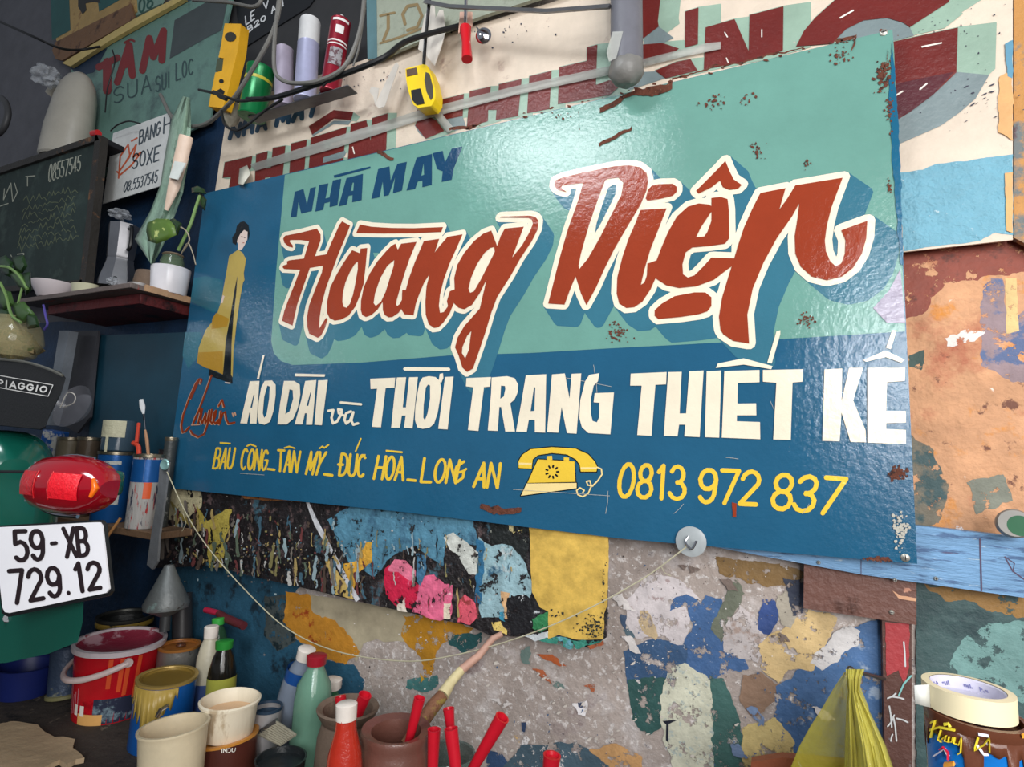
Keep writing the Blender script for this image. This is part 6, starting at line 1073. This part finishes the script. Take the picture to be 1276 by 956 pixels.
def cyltext(t, s, quad, w, b, rr, m, name='lettering'):
    cy = Cyl(b, rr); mb = MB(); (ax, ay), (bx, by), (cx, cy_), (dx, dy) = quad; ws = [WID.get(c, 1) for c in s]; tot = sum(ws) + .35 * (len(s) - 1); x0 = 0
    for c, cw_ in zip(s, ws):
        for st in FONT.get(c, []):
            pts = []
            for gx, gy in st: u_ = (x0 + gx * cw_) / tot; pts.append(((ax * (1 - u_) + bx * u_) * (1 - gy) + (dx * (1 - u_) + cx * u_) * gy, (ay * (1 - u_) + by * u_) * (1 - gy) + (dy * (1 - u_) + cy_ * u_) * gy))
            cylstroke(mb, cy, pts, w, .0006)
        x0 += cw_ + .35
    return t.part(name, mb, m)
cyltext(t, 'NAC', Z(0, 740, 4.427, [(980, 520), (1050, 500), (1048, 525), (975, 548)]), 1.0, b, r * 1.01, m_white)
# brown-lid tin behind
b, r, h = tinpx(224, 803, 23, 1.09, .001); t = tin('paint_tin', 'small tin with a rusty orange lid behind the gold-topped tin', b, r, h, mat('tin_silver', (150, 146, 140), .35, .6, bump=.2, spots=[((40, 40, 46), 12, .56, .05)]), mat('rust_rim', (170, 110, 50), .4, .2), mat('rust_lid', (164, 100, 44), .4, bump=.2), lid=True)
mb = MB(); mb.lathe([(0, h + .002), (.010, h + .003), (.013, h - .001)], align(b + V((.005, 0, 0))), 14); t.part('lid_spot', mb, mat('lid_spot', (90, 50, 30), .4))
# cream bucket front
YB = .77; top = P(217, 903, YB); r = pm(39, top); b = V((P(214, 1000, YB).x, YB, .001)); h = top.z - .001
t = Thing('plastic_cup', 'cream plastic cup streaked with pink paint inside, at the bottom edge', 'cup', b)
t.part('cup_body', body([(0, 0), (r * .8, 0), (r * .82, .003), (r * .98, h * .98), (r * 1.03, h * .98), (r * 1.03, h), (r * .95, h), (r * .9, h * .72), (0, h * .70)], b, top - b, 36), mat('cup_cream', (212, 196, 164), .4, bump=.06, vs=8, spots=[((196, 160, 146), 5, .58, .08)]))
t.part('paint', body([(r * .90, h * .78), (0, h * .775)], b, top - b, 30), mat('paint_pinkish', (196, 162, 148), .3))
mb = MB(); mb.tube([P(196, 893, YB - .02), P(200, 885, YB - .02), P(208, 880, YB)], .004, 8); t.part('clip', mb, m_chrome)
# brown tin with orange lid + cream bowl on it
YB2 = .89; top = P(281, 915, YB2); r = pm(37, top); h = top.z - .001; b = V((P(279, 1000, YB2).x, YB2, .001))
t = tin('paint_tin', 'brown paint tin with an orange lid under the cream tub', b, r, h, mat('tin_brown', (82, 42, 34), .3, .1, bump=.05), mat('orange_rim', (206, 140, 60), .35, .2), mat('orange_lid', (206, 132, 50), .35), lid=True, up=top - b)
cyltext(t, 'INDU', Z(220, 740, 4.427, [(248, 855), (325, 850), (322, 872), (246, 880)]), 1.0, b, r * 1.03, m_white)
mb = MB(); mb.lathe([(r * 1.006, h * .25), (r * 1.006, h * .5)], align(b, top - b), 14, a0=-1.6, a1=-.3); t.part('mauve_label', mb, mat('label_mauve', (128, 96, 96), .4))
bb = M0 = b + (top - b) * 1.0 + V((.004, 0, .001)); top2 = P(290, 871, YB2); r2 = pm(34, top2); h2 = top2.z - bb.z
t = Thing('plastic_tub', 'cream tub with peeling paint and brown dregs on the brown tin', 'tub', bb)
t.part('tub_body', body([(0, 0), (r2 * .84, 0), (r2 * .88, .003), (r2 * .96, h2 * .9), (r2 * 1.04, h2 * .9), (r2 * 1.05, h2 * .97), (r2 * .98, h2), (r2 * .93, h2 * .9), (r2 * .85, h2 * .45), (0, h2 * .42)], bb, n=36, wob=.02), mat('tub_cream', (226, 214, 190), .45, bump=.15, stretch=(1, 1, .3), spots=[((190, 170, 140), 9, .58, .05)]))
mb = MB(); mb.lathe([(r2 * .9, h2 * .62), (r2 * .5, h2 * .55), (0, h2 * .56)], align(bb), 30); t.part('paint', mb, mat('tub_paint', (214, 176, 138), .35, bump=.2, spots=[((140, 66, 34), 10, .58, .05)]))
# small bottles helper
def bottle(label, px, ytop, ybot, rpx, y, prof, mbody, mcap, lean_px=0, name='bottle', capfrac=.1, capr=.42, extra=None, alpha=None, wob=0):
    top = P(px + lean_px, ytop, y); base = P(px, ybot, y); r = pm(rpx, base); up = top - base; h = up.length; t = Thing(name, label, 'bottle', base)
    t.part('bottle_body', body([(q * r, z * h * (1 - capfrac)) for q, z in prof], base, up, 24, wob=wob), mbody)
    t.part('cap', body([(capr * r, h * (1 - capfrac * 1.3)), (capr * r * 1.05, h * (1 - capfrac * .1)), (capr * r * .9, h), (0, h)], base, up, 18), mcap); 
    if extra: extra(t, base, up, r, h)
    return t
PR = [(0, 0), (.9, 0), (1, .02), (1, .64), (.95, .76), (.7, .9), (.48, .97), (.46, 1)]
m_pet = lambda n, c, a: mat(n, c, .12, alpha=a, bump=.15, bs=25, var=.08)
zb = .001
def zpix(px, y): # pixel row where the floor shows at this x and depth
    lo, hi = 500, 1400
    for _ in range(30):
        m = (lo + hi) / 2
        if P(px, m, y).z > zb: lo = m
        else: hi = m
    return lo
def lab(z0, z1, m, q=1.01, name='label'): return lambda t, b, up, r, h: t.part(name, body([(r * q, h * z0), (r * q, h * z1)], b, up, 24), m)
m_capw = mat('cap_white2', (226, 216, 206), .35, bump=.1)
bottle('cloudy cream bottle with an off-white cap, tallest beside the green-capped bottle', 254, 780, zpix(254, 1.06), 15, 1.06, PR, mat('cream_bottle', (190, 182, 160), .4, bump=.2), m_capw, 10, capr=.55, capfrac=.09, extra=lab(.1, .45, mat('label_blue2', (60, 80, 130), .4)))
bottle('dark bottle with a bright green cap and yellow label', 270, 798, zpix(270, 1.02), 17, 1.02, PR, m_pet('dark_pet', (26, 24, 20), .95), mat('cap_green', (40, 130, 50), .35), 10, capr=.6, capfrac=.06, extra=lab(.38, .66, mat('label_yellow', (170, 170, 70), .35, spots=[((60, 90, 40), 10, .52, .08), ((220, 210, 160), 14, .62, .04)])))
bottle('small bottle with a grass-green cap hidden behind the cream bottle', 272, 770, zpix(266, 1.14), 12, 1.14, PR, m_pet('green_pet0', (50, 90, 60), .8), mat('cap_green2', (60, 170, 70), .35), 0, capr=.6, capfrac=.06)
bottle('clear bottle with a blue label and white cap leaning to the right', 345, 808, zpix(340, 1.05), 19, 1.05, PR, m_pet('grey_pet', (130, 140, 156), .8), m_capw, 38, capr=.55, capfrac=.075, extra=lab(.68, .82, mat('label_deep_blue', (26, 74, 140), .3), .92))
bottle('large pale green crumpled bottle with a dark red cap', 382, 816, zpix(376, 1.02), 23, 1.02, [(0, 0), (.9, 0), (1, .03), (.95, .2), (1, .35), (.92, .45), (1, .55), (1.02, .68), (.85, .82), (.45, .95), (.4, 1)], m_pet('green_pet', (112, 154, 132), .85), mat('cap_darkred', (150, 24, 40), .35), 13, capr=.52, capfrac=.06, wob=.14)
bottle('small green bottle with a clear white cap behind the clay jar', 405, 846, zpix(400, 1.1), 15, 1.1, PR, m_pet('green_pet2', (40, 110, 70), .85), m_capw, 8, capr=.85, capfrac=.09)
bottle('orange-red squeeze bottle with an off-white cap in front of the clay jar', 424, 876, zpix(424, .80), 24, .80, [(0, 0), (.9, 0), (1, .02), (.93, .3), (1, .45), (.98, .68), (.86, .8), (.56, .92), (.5, 1)], mat('bottle_red', (172, 44, 28), .2, bump=.25, bs=18, coat=.4), m_capw, 8, capr=.55, capfrac=.065, wob=.12)
# cup of black paint and flat brush
YC = .9; top = P(350, 945, YC); r = pm(30, top); h = top.z; b = V((top.x, YC, .001)); t = Thing('black_cup', 'dark cup with a glossy black paint skin at the bottom edge', 'cup', b)
t.part('cup_body', body([(0, 0), (r * .85, 0), (r, h * .97), (r * 1.03, h), (r * .95, h), (r * .9, h * .9), (0, h * .88)], b), mat('cup_black', (30, 34, 36), .25, bump=.2, spots=[((180, 180, 160), 14, .64, .03)]))
t = Thing('flat_brush', 'flat brush head with stiff grey bristles lying across the black cup', 'paintbrush', P(345, 915, .93))
rd = random.Random(3); mb = MB()
for i in range(9): u_ = i / 8; a = P(322 + 22 * u_, 914 - 14 * u_, .95); c_ = P(350 + 18 * u_, 928 - 12 * u_, .93); mb.tube([a, c_], [.0035, .003], 6)
t.part('bristles', mb, mat('bristle_grey', (150, 144, 126), .7, bump=.3), kind='stuff'); mb = MB(); mb.tube([P(322, 914, .95), P(345, 898, .95)], .006, 8, flat=.5); t.part('ferrule', mb, m_steel)
b, r, h = tinpx(334, 880, 17, .98, .001); t = tin('metal_can', 'small can with a dark blue lid behind the cream tub', b, r, h, mat('can_mixed', (170, 166, 166), .4, .3, spots=[((130, 50, 70), 10, .56, .05)]), mat('can_navy', (40, 60, 80), .4), mat('can_navy', (40, 60, 80), .4), cat='can')
# clay jars with brush handles
m_clay = mat('clay', (116, 98, 84), .6, bump=.3); m_cpot = mat('clay_red', (106, 68, 58), .4, bump=.15, coat=.3)
def pot(label, px, ytop, rpx, y, m, prof): 
    top = P(px, ytop, y); r = pm(rpx, top); h = top.z; b = V((top.x, y, .001)); t = Thing('clay_pot', label, 'pot', b); t.part('pot_body', body([(q * r, z * h) for q, z in prof], b, n=36), m); return t, b, r, h
t, b, r, h = pot('rough grey clay jar holding red-handled brushes, behind the orange-red bottle', 434, 880, 38, .99, m_clay, [(0, 0), (.7, 0), (.95, .3), (.9, .7), (.78, .85), (.95, .94), (1, .98), (.96, 1), (.8, .97), (.7, .85), (.8, .6), (0, .5)])
t, b, r, h = pot('glazed brown clay pot with a wide rim at the bottom centre left', 494, 908, 44, .90, m_cpot, [(0, 0), (.8, 0), (1.12, .4), (1.15, .7), (1.0, .88), (.96, .93), (1.0, .97), (.96, 1), (.7, .98), (.66, .9), (.9, .6), (0, .55)])
m_hr = mat('brush_red', (196, 24, 42), .3, var=.08, bump=.04); m_hin = mat('brush_red_inside', (130, 16, 26), .6)
def rbrush(label, top, bot, rpx, y, y2=None, hollow=True):
    a = P(top[0], top[1], y); c_ = P(bot[0], bot[1], y2 or y); r = pm(rpx, a); up = a - c_; h = up.length; t = Thing('paintbrush', label, 'paintbrush', c_, 'red tube brush handles')
    t.part('handle', body([(r * .7, 0), (r * .85, h * .5), (r, h * .97), (r * 1.02, h), (r * .82, h), (r * .7, h * .9), (0, h * .88)] if hollow else [(0, 0), (r * .8, 0), (r, h * .9), (r * .9, h), (0, h)], c_, up, 20), m_hr); return t
rbrush('short red brush handle left of the orange-red bottle cap', (424, 868), (428, 905), 7, 1.0); rbrush('red brush handle leaning right in the grey clay jar', (455, 866), (440, 905), 8, .97)
rbrush('dark red brush handle standing in the brown clay pot', (523, 870), (508, 930), 7, .92)
rbrush('short red brush handle with a pale rim behind the pair of red tubes', (559, 883), (562, 915), 7, .93); rbrush('red brush handle, left one of the close pair', (541, 909), (538, 990), 8, .90); rbrush('red brush handle, right one of the close pair', (562, 908), (572, 990), 8.5, .88)
rbrush('thick red brush handle leaning right on its own', (626, 894), (588, 960), 9, .92); rbrush('red brush handle poking up alone at the bottom centre', (688, 941), (683, 985), 11, .93)
top = P(560, 938, 1.04); r = pm(36, top); b = V((top.x, 1.04, .001)); h = top.z; t = Thing('glass_jar', 'dim green glass jar holding the red-handled brushes', 'jar', b); t.part('jar_body', body([(0, 0), (r * .9, 0), (r, .01), (r, h * .9), (r * .9, h), (r * .84, h * .98), (r * .94, h * .88), (r * .94, .012)], b, n=32), mat('jar_dim', (96, 116, 110), .12, alpha=.6))
# long paint stick leaning on the wall
t = Thing('paint_stick', 'long paint-caked stirring stick leaning diagonally against the wall', 'stick', P(505, 935, .93))
w = [P(505, 930, .93), P(540, 880, 1.0), P(552, 866, 1.02), P(575, 835, 1.07), P(596, 818, 1.1), P(614, 796, 1.13), P(626, 790, 1.14)]
mb = MB(); mb.tube([w[0], w[1], w[2]], [.012, .014, .012], 12); t.part('brown_bristles', mb, mat('stick_brown', (126, 84, 60), .7, bump=.7, bs=90, spots=[((150, 130, 60), 18, .56, .05)])); mb = MB(); mb.tube([w[2], P(562, 850, 1.045), w[3]], [.013, .010, .009], 12); t.part('yellowed_end', mb, mat('stick_yellow', (210, 196, 150), .6, bump=.4)); mb = MB(); mb.tube(w[3:], [.009, .008, .007, .006], 12); t.part('stick', mb, mat('stick_pink', (190, 148, 130), .5, bump=.4, spots=[((120, 60, 50), 20, .62, .04)]))
# red torch thing hanging on wall
t = Thing('red_tool', 'dusty dark red screwdriver hanging level above the green cap', 'tool', P(280, 772, 1.15)); w = [P(256, 760, 1.16), P(272, 764, 1.16), P(280, 770, 1.16), P(304, 780, 1.15)]; mb = MB(); mb.tube(w[:2], [.008, .008], 10); t.part('tip', mb, mat('tool_pink', (180, 40, 70), .4)); mb = MB(); mb.tube(w[1:], [.009, .012, .011], 12); t.part('handle', mb, mat('tool_dull', (92, 36, 42), .5))
